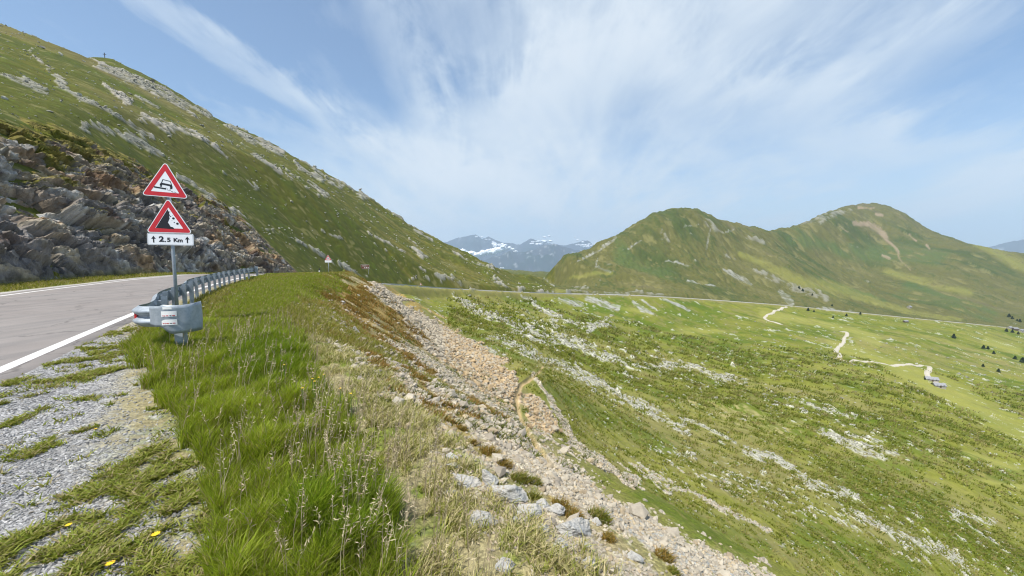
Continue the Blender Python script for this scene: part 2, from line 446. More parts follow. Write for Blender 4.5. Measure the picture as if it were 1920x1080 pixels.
# --- patches
grey, pale, orange, rust, dirt, yel, deep, brown, rock, tan = (zeros() for _ in range(10))
for p in ([(850, 556, 6), (900, 588, 10), (960, 618, 15), (1020, 638, 14), (1075, 645, 12), (1140, 668, 9), (1200, 682, 8), (1290, 690, 6)],
          [(980, 558, 5), (1000, 575, 8), (1030, 596, 12), (1085, 612, 9), (1135, 612, 5)],
          [(920, 632, 5), (985, 658, 7), (1065, 690, 8), (1140, 733, 9), (1210, 770, 9), (1290, 815, 8)],
          [(1280, 795, 6), (1355, 815, 8), (1430, 850, 11), (1490, 885, 10), (1540, 912, 10), (1615, 937, 5)],
          [(1275, 672, 7), (1330, 700, 8), (1395, 719, 4)], [(1470, 745, 4), (1530, 760, 6), (1600, 782, 5)],
          [(1535, 810, 8), (1600, 840, 11), (1680, 857, 8)], [(1585, 815, 4), (1640, 830, 5), (1700, 840, 3)], [(1260, 905, 7), (1345, 955, 10), (1440, 995, 6)],
          [(1195, 875, 16), (1225, 895, 18), (1270, 925, 10)], [(1080, 835, 9), (1130, 865, 11), (1165, 890, 9), (1200, 908, 7)],
          [(1050, 690, 5), (1120, 735, 6), (1170, 760, 4)], [(1600, 960, 8), (1700, 1010, 12), (1800, 1050, 10)], [(1780, 960, 8), (1860, 985, 9)],
          [(1395, 850, 5), (1440, 870, 6)], [(1530, 955, 4), (1590, 980, 8)], [(1150, 590, 3), (1100, 625, 4)], [(880, 640, 4), (950, 665, 5)]):
    stroke(p, pale, 1.0)
stroke([(1000, 605, 40), (1150, 680, 30), (1350, 700, 35)], pale, .34)
stroke([(1450, 740, 30), (1650, 820, 30), (1700, 850, 25)], pale, .3)
stroke([(1250, 860, 40), (1400, 900, 45), (1700, 1000, 60), (1850, 1050, 60)], pale, .33)
for p in ([(1048, 561, 5), (1075, 568, 7), (1092, 573, 4)], [(1100, 560, 6), (1130, 568, 8), (1158, 578, 6)], [(1188, 566, 4), (1204, 581, 6), (1224, 588, 4)],
          [(1246, 561, 3), (1292, 582, 4)], [(1204, 563, 2), (1228, 578, 2)], [(985, 556, 3), (1003, 566, 6)]):
    stroke(p, grey, 1.0, .4)
stroke([(700, 545, 12), (760, 590, 20), (840, 645, 34), (905, 695, 44), (955, 735, 28)], orange)
stroke([(985, 745, 17), (1005, 775, 24), (1030, 800, 12)], orange)
for p in ([(600, 560, 14), (660, 610, 16), (740, 655, 20), (820, 705, 30), (900, 765, 42), (965, 830, 46), (1030, 900, 30), (1120, 960, 30)],
          [(640, 655, 10), (700, 690, 14), (760, 730, 18), (840, 800, 22), (900, 850, 20), (960, 890, 16)], [(1040, 870, 16), (1110, 930, 22), (1190, 985, 32), (1270, 1035, 40), (1400, 1100, 50)],
          [(1000, 700, 4), (1080, 830, 14), (1180, 900, 10)], [(560, 600, 8), (640, 660, 14)], [(880, 920, 30), (980, 970, 36), (1080, 1020, 40), (1200, 1090, 30)]):
    stroke(p, brown, .9)                                     # brown = stony bare slope
stroke([(1060, 880, 10), (1120, 935, 18), (1190, 985, 26), (1270, 1035, 34), (1400, 1100, 44)], grey, .9)
for p in ([(640, 545, 8), (690, 570, 12), (770, 625, 9), (850, 680, 6)], [(600, 560, 9), (670, 605, 12), (740, 655, 8)], [(690, 625, 8), (790, 690, 9), (850, 735, 5)],
          [(620, 630, 8), (690, 675, 9), (770, 745, 9), (850, 800, 9)], [(840, 790, 10), (885, 825, 10)], [(905, 850, 12), (935, 858, 10)], [(710, 530, 6), (800, 585, 6)], [(1030, 930, 6), (1080, 960, 8)],
          [(760, 700, 6), (830, 760, 8), (900, 790, 5)], [(880, 750, 5), (950, 790, 5)]):
    stroke(p, rust, .85)
stroke([(600, 525, 8), (680, 540, 9), (760, 565, 9), (850, 610, 8)], rust, .45)
for p in ([(1018, 688, 1.8), (1000, 708, 2.6), (977, 722, 3.2), (968, 748, 3.6), (975, 785, 4.2), (995, 820, 4.8), (1020, 855, 4.6), (1045, 882, 3)],):
    stroke(p, dirt, 1, .12)
stroke([(960, 760, 8), (990, 830, 12), (1040, 900, 12)], yel, .6)
path_shade = zeros(); stroke([(1000, 700, 2), (973, 722, 4), (963, 745, 5), (968, 775, 4), (975, 800, 3), (1000, 842, 3), (1040, 892, 3)], path_shade, 1, .3)
for p in ([(1240, 622, 4), (1300, 621, 6), (1360, 623, 3)], [(1800, 850, 7), (1860, 868, 11), (1915, 884, 10)], [(1820, 900, 3), (1930, 914, 5)],
          [(1560, 648, 10), (1640, 668, 14), (1700, 695, 16), (1780, 735, 22), (1860, 780, 26), (1960, 830, 30)], [(1430, 590, 8), (1520, 606, 7), (1600, 622, 8), (1650, 640, 8)],
          [(1600, 560, 5), (1660, 571, 8), (1710, 586, 6), (1800, 600, 3)], [(1390, 478, 5), (1440, 497, 6), (1490, 522, 12), (1580, 545, 14), (1640, 560, 8)],
          [(1070, 522, 3), (1120, 514, 4), (1145, 515, 3)], [(1150, 574, 3), (1180, 580, 4), (1220, 590, 5)], [(1660, 510, 8), (1760, 535, 10), (1820, 548, 8)], [(1850, 640, 6), (1910, 660, 8)],
          [(1040, 545, 4), (1060, 548, 3)], [(1830, 462, 6), (1900, 490, 9), (1960, 510, 10)]):
    stroke(p, yel, .85, .5)
for p in ([(1150, 722, 8), (1240, 738, 12), (1330, 752, 16), (1430, 790, 22), (1500, 820, 14)], [(1240, 630, 6), (1310, 640, 12), (1380, 655, 14), (1440, 690, 10)], [(1330, 600, 10), (1200, 620, 8)],
          [(1560, 780, 12), (1650, 810, 16), (1740, 850, 14), (1830, 870, 6)], [(1600, 860, 12), (1720, 880, 14)], [(1850, 890, 8), (1940, 895, 10)], [(880, 620, 10), (940, 650, 14), (1000, 680, 12)], [(990, 580, 14), (950, 565, 8)],
          [(1170, 570, 14), (1100, 590, 14)], [(1240, 580, 12), (1340, 590, 14)], [(1010, 720, 20), (1120, 780, 22), (1250, 830, 20)], [(1200, 920, 20), (1300, 980, 24), (1420, 1030, 30)], [(1500, 1000, 30), (1700, 1060, 30)], [(1600, 920, 30), (1750, 930, 20)],
          [(1550, 700, 12), (1650, 740, 12)], [(1160, 470, 12), (1200, 500, 16), (1260, 520, 14)], [(1480, 440, 14), (1620, 470, 20), (1760, 480, 16)], [(1700, 540, 12), (1850, 590, 10)], [(1600, 545, 6), (1660, 560, 6)]):
    stroke(p, deep, .8, 1.1)
for p in ([(1360, 506, 5), (1383, 519, 9), (1407, 533, 4)], [(1462, 547, 4), (1474, 560, 7), (1483, 571, 5)], [(1534, 577, 3), (1590, 583, 3), (1602, 585, 2)], [(1331, 430, 1.5), (1325, 466, 2.2)], [(1084, 489, 2.5), (1105, 478, 3.5), (1128, 464, 4.5), (1155, 448, 3)],
          [(1178, 467, 3), (1202, 452, 1.5)], [(1284, 425, 2), (1310, 420, 1)], [(1248, 490, 1.5), (1270, 492, 2), (1290, 500, 2)], [(1375, 430, 1.5), (1360, 436, 2)], [(1120, 484, 1.5), (1117, 500, 2.2), (1143, 512, 2)], [(1290, 528, 2), (1340, 536, 2)],
          [(1020, 522, 1.2), (1040, 536, 1.5)]):
    stroke(p, grey, .95, .35)
for p in ([(1603, 420, 5), (1630, 420, 9), (1650, 432, 10), (1662, 450, 6), (1674, 462, 3), (1690, 488, 2), (1708, 506, 1.2)], [(1645, 402, 4), (1656, 404, 3)], [(1706, 440, 3), (1717, 452, 2.5)], [(1575, 422, 2), (1590, 435, 1.5)], [(1737, 460, 3), (1742, 466, 2)], [(1655, 478, 3), (1668, 484, 3)], [(1610, 390, 3), (1640, 389, 2)]):
    stroke(p, tan, .9, .4)
for p in ([(770, 527, 5), (790, 520, 8), (830, 530, 7)], [(845, 520, 5), (862, 531, 8), (890, 542, 6)], [(925, 526, 6), (940, 532, 9), (965, 543, 8), (985, 546, 5)], [(1000, 546, 3), (1048, 550, 3)], [(1062, 549, 3), (1085, 540, 7), (1100, 545, 6), (1120, 550, 3)], [(1135, 552, 3), (1185, 552, 5), (1220, 552, 3), (1260, 554, 3)],
          [(1366, 480, 6), (1378, 490, 8)], [(1425, 508, 7), (1450, 520, 10), (1480, 532, 12), (1515, 545, 13), (1550, 560, 10)], [(1400, 445, 6), (1430, 455, 7)], [(1240, 440, 8), (1260, 450, 6)], [(1320, 420, 8), (1350, 440, 6)], [(1500, 418, 4), (1540, 410, 8), (1580, 400, 9), (1600, 394, 5)]):
    stroke(p, rock, .95, .5)
for p in ([(-10, 140, 6), (40, 158, 9), (85, 180, 5)], [(60, 100, 4), (150, 190, 8), (220, 215, 8), (280, 250, 9)], [(150, 235, 6), (240, 262, 11), (290, 290, 8)], [(180, 120, 5), (260, 150, 8), (330, 190, 11), (385, 220, 8)],
          [(270, 215, 8), (320, 235, 12), (385, 260, 12), (420, 290, 6)], [(425, 238, 8), (470, 262, 10), (525, 285, 7)], [(470, 290, 5), (520, 320, 8)], [(535, 325, 9), (575, 350, 13), (610, 365, 6)], [(115, 265, 5), (160, 290, 8), (200, 318, 6)],
          [(330, 335, 4), (380, 362, 7), (430, 392, 6), (480, 415, 3)], [(500, 430, 4), (560, 455, 5), (600, 478, 7), (650, 500, 7), (690, 515, 6)], [(640, 345, 5), (700, 380, 5), (770, 428, 6), (810, 450, 5)], [(850, 470, 5), (930, 508, 4)], [(600, 430, 3), (650, 450, 3)], [(770, 455, 4), (800, 480, 6)],
          [(680, 430, 3), (760, 470, 3)], [(260, 180, 4), (300, 200, 5)], [(790, 495, 5), (840, 520, 5)], [(560, 310, 6), (640, 350, 6)], [(700, 450, 4), (730, 470, 4)], [(200, 160, 6), (245, 190, 8)], [(420, 320, 5), (480, 350, 6)]):
    stroke(p, rock, 1.0, 1.2)
ridgeL = ss(fbm(XX / 60, YY / 60, 2, 15), .42, .62) * isL * ss(ZZ / np.maximum(YY, 30), .12, .5)
# --- break the patches up: stones among grass
n_s = wn(.9, 201, 1.5, FALL, 2); n_m = wn(4.0, 202, 2.0, FALL, 3); n_l = wn(22, 203, 2.2, FALL, 3); n_xl = wn(110, 204, 1.6, FALL, 3)
pixn = lod(.0065, 311, 2.0)   # finest stones the grid can carry
pixm = lod(.024, 312, 1.9, 2)
def brkup(m, k=.9): return ss(m + (pixn * 1.0 + pixm * .8 + n_m * .3) * k, .38, .72)
def thr(a, lo, hi): return ss(a, lo, hi)
dryz = slopeN * (YY < 110)
pathw = zeros(); stroke([(1018, 690, 4), (1000, 708, 6), (975, 725, 9), (968, 750, 10), (975, 785, 10), (995, 820, 10), (1020, 855, 9), (1045, 882, 5)], pathw, 1, .12)
palem = ss(pale * .85 + pixn * 1.55 + pixm * 1.1 + n_m * .5, .66, 1.02); greym = ss(grey + pixm * 1.0 + pixn * .8, .42, .85); orm = ss(orange + pixm * .9 + pixn * .5, .3, .7)
stony = ss(brown + pixm * .9 + pixn * .7 + n_s * .4, .35, .85) * ss(SS_, 3.6, 4.8)
upb = (1 - ss(PYg, 600, 730)) * (PXg < 940)
stony *= 1 - .55 * upb
rustm = ss(rust + upb * dryz * .30 + pixm * 1.3 + n_s * .6, .36, .72)
gate = lambda m, lo=.02, hi=.22: ss(m, lo, hi)
orm = orm * gate(orange); greym = greym * gate(grey); palem = palem * (.22 * (SS_ > 6) + .78 * gate(pale)); stony = stony * gate(brown); rustm = rustm * gate(rust + upb * dryz * .3)
sL0 = wn(9, 411, 3.5, .1, 3)
rockm = ss(rock * .85 + ridgeL * .22 + (pixm * 1.1 + pixn * 1.0) * .9 + sL0 * .9, .70, 1.0)
tanm = ss(tan + pixm * .8 + pixn * .5, .42, .85) * .62 * gate(tan)
speck = ss(pixn + pixm * .6 + .12 * (n_l > 0) , .44, .58) * (YY > 14)
# --- colours (linear)
def c3(r, g, b): return np.array([r, g, b])
def mixc(base, col, m): return base + (np.asarray(col) - base) * m[..., None]
g_mid, g_yel, g_deep, g_olv, g_brn = c3(.172, .182, .024), c3(.285, .262, .068), c3(.080, .122, .006), c3(.110, .122, .024), c3(.185, .155, .075)
col = np.broadcast_to(g_mid, (R_, C_, 3)).copy()
col = mixc(col, g_deep, ss(n_l * 1.2 + n_m * .5, -.05, .35) * .8)
col = mixc(col, g_yel, ss(-n_l + n_xl * .8 + n_m * .4, .05, .45) * .6)
col = mixc(col, g_brn, ss(n_xl - n_l * .5 + n_m * .5, .12, .45) * .45)
# hill left of the road: olive, combed down the slope
sL1 = wn(7, 401, 6, .12, 3); sL2 = wn(28, 402, 3, .1, 3)
cl_ = np.broadcast_to(c3(.080, .086, .006), (R_, C_, 3)).copy()
cl_ = mixc(cl_, c3(.155, .132, .028), ss(sL1 + sL2 * .6, .0, .35) * .75)
cl_ = mixc(cl_, c3(.060, .078, .006), ss(-sL1 - sL2, .05, .4) * .7)
cl_ = mixc(cl_, c3(.16, .13, .055), ridgeL * .5)
col = np.where(isL[..., None], cl_, col)
# mountains
cm = np.broadcast_to(c3(.106, .104, .030), (R_, C_, 3)).copy()
m1 = wn(90, 501, 1.4, -1.2, 4); m2 = wn(25, 502, 2.5, -1.1, 3)
cm = mixc(cm, c3(.050, .074, .018), ss(m1 * 1.2 + m2 * .5, .0, .35) * .85)
cm = mixc(cm, c3(.150, .138, .052), ss(-m1 + m2 * .6, .08, .4) * .7)
cm = mixc(cm, c3(.095, .085, .048), ss(m2 - m1 * .3 + ss(ZZ, 0, 230) * .25, .2, .5) * .6)
col = np.where(isM[..., None], cm, col)
fn = (pixn * .5 + pixm * .5)
col *= np.clip(1 + 1.0 * fn[..., None] * np.array([1.0, .9, 1.1]), .4, 1.7)
shrub = ss(pixm + pixn * .8 + n_m * .4 - .08, .10, .34) * (1 - isL * .5)
col = mixc(col, np.where(isM[..., None], c3(.048, .070, .016), c3(.072, .112, .006)), shrub * .72)
col = mixc(col, c3(.25, .225, .085), ss(-pixm - pixn * .6, .16, .36) * .5 * (1 - dryz))
# valley side: greener towards the far right, deeper near streaks
col = mixc(col, g_yel * c3(.95, 1.02, .9), yel * ss(pixm + .75 + n_m * .5 + m1 * 1.5 * isM, .2, .6) * np.where(isM, .5, .8))
col = mixc(col, np.where(isM[..., None], c3(.07, .112, .03), c3(.080, .128, .006)), deep * ss(pixm + pixn * .4 + .6, .25, .6) * .8)
# cattle terraces on the green rib
terr = zeros(); stroke([(1290, 745, 18), (1370, 775, 26), (1470, 810, 24), (1500, 800, 14)], terr, 1, .6)
net = 1 - np.abs(2 * vn(XX / 1.1 + wn(5, 88) * 3, YY / 2.6, 733) - 1)
col = mixc(col, c3(.33, .29, .12), terr * ss(net, .72, .93) * .9)
# near slope: dry grass and soil
dry = slopeN * (YY < 110)
dn = n_m * .8 + pixm * .6 + n_s * .4
dcol = np.broadcast_to(c3(.34, .275, .155), (R_, C_, 3)).copy()
dcol = mixc(dcol, c3(.13, .15, .035), ss(dn, -.02, .3))
dcol = mixc(dcol, c3(.40, .34, .24), ss(-dn, .08, .4))
dcol = mixc(dcol, c3(.135, .115, .030), upb * ss(pixm + n_s, -.35, .15) * .75)
col = mixc(col, dcol, dry * .9)
# fringes of dry grass above and below the far road
fr = np.exp(-((SS_ - 5) / 4.5) ** 2) * ss(YY, 40, 90) * (SS_ > 0)
col = mixc(col, c3(.26, .22, .085), fr * .55)
col = mixc(col, c3(.60, .59, .54) * 1, speck[..., None][..., 0] * .0)
# stone colours
st = (.62 + .95 * np.clip(pixn + .5, 0, 1) * (.6 + .8 * np.clip(pixm + .5, 0, 1)))[..., None]
col = mixc(col, c3(.215, .205, .17) * st, rockm * np.where(isM, .60, .82))
col = mixc(col, c3(.29, .26, .22) * st, rockm * ss(wn(14, 93, 2, 0, 2), .0, .25) * .6 * isL)
col = mixc(col, c3(.36, .35, .28) * st, palem * .85)
col = mixc(col, c3(.40, .39, .33) * st, speck * (SS_ > 9) * .5)
col = mixc(col, c3(.42, .37, .285) * st, stony * .9)
col = mixc(col, c3(.25, .175, .055) * (.7 + 1.0 * (pixm[..., None] + .5)), rustm * .85)
col = mixc(col, c3(.42, .325, .225) * st, orm * .95)
col = mixc(col, c3(.44, .30, .165) * st, orm * ss(PXg, 840, 930) * (PXg < 1045) * ss(pixm + n_m, -.2, .4) * .6)
greym = greym * (1 - (YY > 250) * ss(pixm + wn(6, 931, 2, -.9, 2), -.1, .25) * .7)
col = mixc(col, c3(.32, .315, .285) * (.45 + .55 * st), greym * np.where(isM, .62, .9))
col = mixc(col, c3(.33, .245, .17), tanm)
col = mixc(col, c3(.42, .31, .155), dirt)
col = mixc(col, c3(.10, .085, .04), ss(path_shade + pixm * .3, .35, .7) * (1 - dirt) * .85)  # bank's shade on the left of the path, painted into the land colour
# shoulder: crushed stone, worn soil along its grass side
# gravel edge in metres from the line (wide near the camera, closing before the guard rail)
gedge = np.interp(YY, [-3, 1.9, 3, 4.8, 6.5, 8, 11, 20, 60], [3.3, 2.6, 2.15, 1.75, 1.45, .8, .55, .5, .5])
edn = fbm(XX / .42 + YY / 2.0, YY / 1.25, 4, 611) - .5; edm = fbm(XX / .16, YY / .16, 3, 612) - .5
gv = ss(gedge - SS_ + edn * 1.3 + edm * .5, -.4, .4) * (SS_ > .3) * (YY < 90)
weeds = ss(edn + edm * .8, .20, .36) * ss(SS_ - gedge, -1.0, -.3) * gv
gcol = np.broadcast_to(c3(.31, .305, .30), (R_, C_, 3)) * (.72 + .56 * np.clip(edm[..., None] + .5, 0, 1))
gcol = mixc(gcol, c3(.40, .33, .24), ss(edn + (SS_ - gedge) * .25 + .1 * (YY > 5), .05, .32) * .75)
gcol = mixc(gcol, c3(.30, .26, .13), ss(YY, 6, 9.5) * .55)
vcol = mixc(np.broadcast_to(c3(.26, .225, .12), (R_, C_, 3)).copy(), c3(.13, .165, .02), ss(edn + edm * .9, -.12, .15))
vcol = mixc(vcol, c3(.33, .31, .28), ss(edm + edn * .5, -.02, .2) * .75 * ss(3.4 - SS_, 0, .8))
vcol = mixc(vcol, c3(.50, .48, .43), ss(edm + edn * .3, .2, .3) * .8 * ss(4.2 - SS_, 0, .8))
verge = (SS_ > .3) * (1 - ss(SS_, 4.0, 5.2)) * (1 - ss(YY, 60, 95))
col = mixc(col, vcol, verge)
col = mixc(col, gcol, gv)
vl = (SS_ < -6.9) * (1 - ss(sL, 9.0, 10.2)) * (YY < 120)
col = mixc(col, mixc(np.broadcast_to(c3(.20, .19, .06), (R_, C_, 3)).copy(), c3(.11, .15, .025), ss(edn, -.1, .15)), vl)
col = mixc(col, c3(.42, .40, .38), vl * ss(7.35 - sL + edn * .6, -.1, .2))
col = np.clip(col, .01, .85)
# relief carried by the stones
amp = np.clip(.0032 * YY, 0, 1.6)
hgt = (palem * .7 + stony * .5 + orm * .35 + speck * .3) * amp * (pixn + .45) * 1.1
hgt += rockm * np.clip(.006 * YY, .1, 2.6) * (pixm + pixn * .7 + .35) * np.where(isM, .7, 1.0)
hgt += .0022 * YY * (pixn + pixm) * (1 + 1.6 * isM) * (YY > 12) * (np.abs(SS_ + 3.3) > 5.5)
hgt -= ss(dirt, .0, 1.) * .12
ok = ss(np.abs(SS_ + 3.3), 4.4, 7.0)
ZZ = ZZ + hgt * ok
del warpx, warpy
# ------------------------------------------------------------------ materials of the land
def newmat(name):
    m = bpy.data.materials.new(name); m.use_nodes = True
    n = NT(m.node_tree); b = m.node_tree.nodes['Principled BSDF']
    return m, n, b
def land_mat(name, fine=1.0, bump=1.0, pebble=0.0, tint=(1, 1, 1)):
    m, n, b = newmat(name)
    a = n.n('ShaderNodeAttribute', attribute_name='albedo').outputs[0]
    co = n.n('ShaderNodeTexCoord').outputs['Object']
    f1 = n.noise(co, 9, 5, .65); f2 = n.noise(co, 0.9, 4, .6); f3 = n.noise(co, 45, 3, .6)
    k = n.math('ADD', n.math('MULTIPLY', f1, .9 * fine), n.math('MULTIPLY', f2, .45 * fine))
    k = n.math('ADD', k, n.math('MULTIPLY', f3, .5 * fine))
    k = n.math('ADD', k, 1 - .925 * fine)
    c = n.mix(1.0, a, n.mix(0.0, k, k), 'MULTIPLY')
    hsock = n.math('ADD', n.math('MULTIPLY', f1, .05), n.math('MULTIPLY', f2, .25))
    if pebble:
        v = n.n('ShaderNodeTexVoronoi'); n.put(v.inputs['Vector'], n.vmath('ADD', co, n.vmath('SCALE', n.noise(co, 30, 2, out=1), .02))); v.inputs['Scale'].default_value = 42
        v2 = n.n('ShaderNodeTexVoronoi'); n.put(v2.inputs['Vector'], co); v2.inputs['Scale'].default_value = 95
        bw = n.n('ShaderNodeRGBToBW'); n.put(bw.inputs[0], v.outputs['Color'])
        bw2 = n.n('ShaderNodeRGBToBW'); n.put(bw2.inputs[0], v2.outputs['Color'])
        pk = n.math('MULTIPLY', n.rng(bw, .15, .85, .62, 1.42), n.rng(bw2, .2, .8, .8, 1.2))
        c = n.mix(pebble, c, n.mix(1.0, c, pk, 'MULTIPLY'))
        hsock = n.math('ADD', n.math('MULTIPLY', f2, .03), n.math('ADD', n.math('MULTIPLY', v.outputs['Distance'], -.016), n.math('MULTIPLY', v2.outputs['Distance'], -.006)))
    n.put(b.inputs['Base Color'], c)
    b.inputs['Roughness'].default_value = .92; b.inputs['Specular IOR Level'].default_value = .18
    bp = n.n('ShaderNodeBump'); bp.inputs['Strength'].default_value = .8 * bump; bp.inputs['Distance'].default_value = 1.0
    n.put(bp.inputs['Height'], hsock); n.put(b.inputs['Normal'], bp)
    return m
M_grass = land_mat('turf_land', .75, .35)
M_near = land_mat('stony_soil', 1.0, .6, .55)
M_gravel = land_mat('crushed_stone', .7, .9, 1.0)
M_rockm = land_mat('rock_strata', 1.0, 1.0)
I = np.arange(R_ * C_).reshape(R_, C_)
FQ = np.stack([I[:-1, :-1], I[:-1, 1:], I[1:, 1:], I[1:, :-1]], -1)
cen = lambda A: A[:-1, :-1]
cls = np.full((R_ - 1, C_ - 1), 3)                            # 3 = valley below the road
cls[cen(isL)] = 1; cls[cen(isM)] = 2
cls[(cen(SS_) > -6.95) & (cen(SS_) < .36)] = 0
cls[(cen(SS_) >= .36) & (cen(YY) < 95) & (cen(SS_) < 4.4)] = 4
cls[(cen(gv) > .5) & (cls == 4)] = 5
cls[(cls == 3) & (cen(YY) < 48) & (cen(SS_) < 22)] = 6
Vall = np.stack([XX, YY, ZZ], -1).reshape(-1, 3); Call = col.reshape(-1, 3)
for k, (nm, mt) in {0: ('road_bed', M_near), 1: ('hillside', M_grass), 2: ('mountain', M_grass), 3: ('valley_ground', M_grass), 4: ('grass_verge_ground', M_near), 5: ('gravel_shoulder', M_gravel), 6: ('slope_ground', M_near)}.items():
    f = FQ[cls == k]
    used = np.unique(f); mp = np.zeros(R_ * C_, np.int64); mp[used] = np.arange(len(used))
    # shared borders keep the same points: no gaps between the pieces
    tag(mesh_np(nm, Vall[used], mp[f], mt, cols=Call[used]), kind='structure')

# ------------------------------------------------------------------ road, painted lines, far ground
def ribbon(name, offs, mat, t0, t1, lift, step=1.0, skirt=.0, jit=0.0):
    ts = np.arange(t0, t1, step)
    X = np.interp(ts, RT, ROAD[:, 0]); Y = np.interp(ts, RT, ROAD[:, 1]); Z_ = np.interp(ts, RT, ROAD[:, 2])
    nx = np.interp(ts, RT, RNOR[:, 0]); ny = np.interp(ts, RT, RNOR[:, 1])
    V = []
    for j, o in enumerate(offs):
        oo = o + (jit * (fbm(ts / .45, ts * 0 + j, 3, 9) - .5) if (j in (0, 1, len(offs) - 1, len(offs) - 2)) else 0)
        z = Z_ + lift
        if skirt and j in (0, len(offs) - 1): z = z - skirt
        V.append(np.stack([X + nx * oo, Y + ny * oo, z + 0 * oo], -1))
    V = np.stack(V, 1); n0, n1 = V.shape[:2]
    J = np.arange(n0 * n1).reshape(n0, n1)
    f = np.stack([J[:-1, :-1], J[:-1, 1:], J[1:, 1:], J[1:, :-1]], -1).reshape(-1, 4)
    return mesh_np(name, V.reshape(-1, 3), f, mat)
m_as, n, b = newmat('worn_asphalt')
co = n.n('ShaderNodeTexCoord').outputs['Object']
a1 = n.noise(co, 1.2, 5, .6); a2 = n.noise(co, 60, 3, .7); a3 = n.noise(co, .22, 3, .5)
mpn = n.n('ShaderNodeMapping'); n.put(mpn.inputs[0], co); mpn.inputs['Rotation'].default_value = (0, 0, math.radians(-33)); mpn.inputs['Scale'].default_value = (2.2, .12, 1)
a4 = n.noise(mpn.outputs[0], 1.0, 3, .5)
base = n.mix(n.rng(a1, .3, .7), (.195, .170, .155, 1), (.250, .220, .200, 1))
base = n.mix(n.math('MULTIPLY', n.rng(a3, .45, .65), .35), base, (.27, .245, .225, 1))
base = n.mix(n.math('MULTIPLY', n.rng(a4, .45, .65), .4), base, (.125, .118, .115, 1))
base = n.mix(n.rng(a2, .35, .7, 0, .35), base, (.34, .325, .31, 1))
vo = n.n('ShaderNodeTexVoronoi', feature='DISTANCE_TO_EDGE'); n.put(vo.inputs[0], n.vmath('ADD', co, n.vmath('SCALE', n.noise(co, 1.5, 3, out=1), .9))); vo.inputs['Scale'].default_value = .35
crk = n.math('MULTIPLY', n.rng(vo.outputs['Distance'], 0, .018, 1, 0), n.rng(a1, .42, .52))
base = n.mix(n.math('MULTIPLY', crk, .5), base, (.07, .065, .06, 1))
n.put(b.inputs['Base Color'], base); b.inputs['Roughness'].default_value = .85; b.inputs['Specular IOR Level'].default_value = .3
bp = n.n('ShaderNodeBump'); bp.inputs['Strength'].default_value = .5; bp.inputs['Distance'].default_value = .01; n.put(bp.inputs['Height'], a2); n.put(b.inputs['Normal'], bp)
offs = [-6.92, -6.86, -5.2, -3.4, -1.6, -.2, .36, .44]
tag(ribbon('road', offs, m_as, 2, 160, 0.0, .25, skirt=.07, jit=.13), kind='structure')
m_asf, n, b = newmat('asphalt_grazing_light'); co = n.n('ShaderNodeTexCoord').outputs['Object']
n.put(b.inputs['Base Color'], n.mix(n.noise(co, .06, 4), (.30, .29, .27, 1), (.46, .44, .40, 1))); b.inputs['Roughness'].default_value = .9  # far asphalt made paler than the near road: grazing light painted into its colour
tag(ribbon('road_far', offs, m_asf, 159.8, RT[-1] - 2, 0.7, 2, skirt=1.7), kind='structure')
m_pt, n, b = newmat('road_paint')
co = n.n('ShaderNodeTexCoord').outputs['Object']
w1 = n.noise(co, 14, 5, .7); w2 = n.noise(co, 1.6, 3, .6)
b.inputs['Roughness'].default_value = .7
wear = n.math('MULTIPLY', n.rng(w1, .56, .68), n.rng(w2, .4, .6, .25, 1))
n.put(b.inputs['Base Color'], n.mix(wear, n.mix(w2, (.78, .76, .72, 1), (.66, .65, .62, 1)), (.33, .30, .28, 1)))
tag(ribbon('road_edge_line', [-.09, .09], m_pt, 2, 158, .004, .3, jit=.015), kind='structure')
tag(ribbon('road_edge_line', [-6.36, -6.2], m_pt, 2, 158, .004, .3, jit=.015), kind='structure')
tag(ribbon('road_edge_line', [-.12, .12], m_pt, 160, RT[-1] - 4, .72, 2), kind='structure')
tag(ribbon('road_edge_line', [-6.36, -6.14], m_pt, 160, RT[-1] - 4, .72, 2), kind='structure')
# dirt tracks in the valley, draped on the land
m_tr, n, b = newmat('pale_track_gravel'); co = n.n('ShaderNodeTexCoord').outputs['Object']
n.put(b.inputs['Base Color'], n.mix(n.noise(co, .3, 4), (.42, .38, .29, 1), (.55, .50, .40, 1))); b.inputs['Roughness'].default_value = .95
def drape(name, pp, wd, mat, lift=.25, ends=.5):
    wp = [hit(x, y, 60) for x, y in pp]; wp = [w for w in wp if w is not None]
    L = catmull([w[:2] for w in wp], 1.5); d = np.gradient(L, axis=0); d /= np.linalg.norm(d, axis=1)[:, None] + 1e-9
    nn = np.stack([d[:, 1], -d[:, 0]], 1); V = []
    wv = wd * (1 + .5 * (fbm(np.arange(len(L)) / 9.0, np.zeros(len(L)), 2, 4) - .5))
    zc = np.max([zat(L[:, 0] + nn[:, 0] * wd * q, L[:, 1] + nn[:, 1] * wd * q) for q in (-.5, 0, .5)], 0)
    for q in (-.7, -.5, .5, .7):
        V.append(np.stack([L[:, 0] + nn[:, 0] * wv * q, L[:, 1] + nn[:, 1] * wv * q, zc + lift - (abs(q) > .6) * 1.5], -1))
    V = np.stack(V, 1); n0, n1 = V.shape[:2]; J = np.arange(n0 * n1).reshape(n0, n1)
    f = np.stack([J[:-1, :-1], J[:-1, 1:], J[1:, 1:], J[1:, :-1]], -1).reshape(-1, 4)
    return tag(mesh_np(name, V.reshape(-1, 3), f, mat), kind='structure')
drape('dirt_track', [(1474, 576), (1460, 581), (1446, 588), (1434, 595), (1437, 600), (1450, 604), (1466, 609)], 3.4, m_tr)
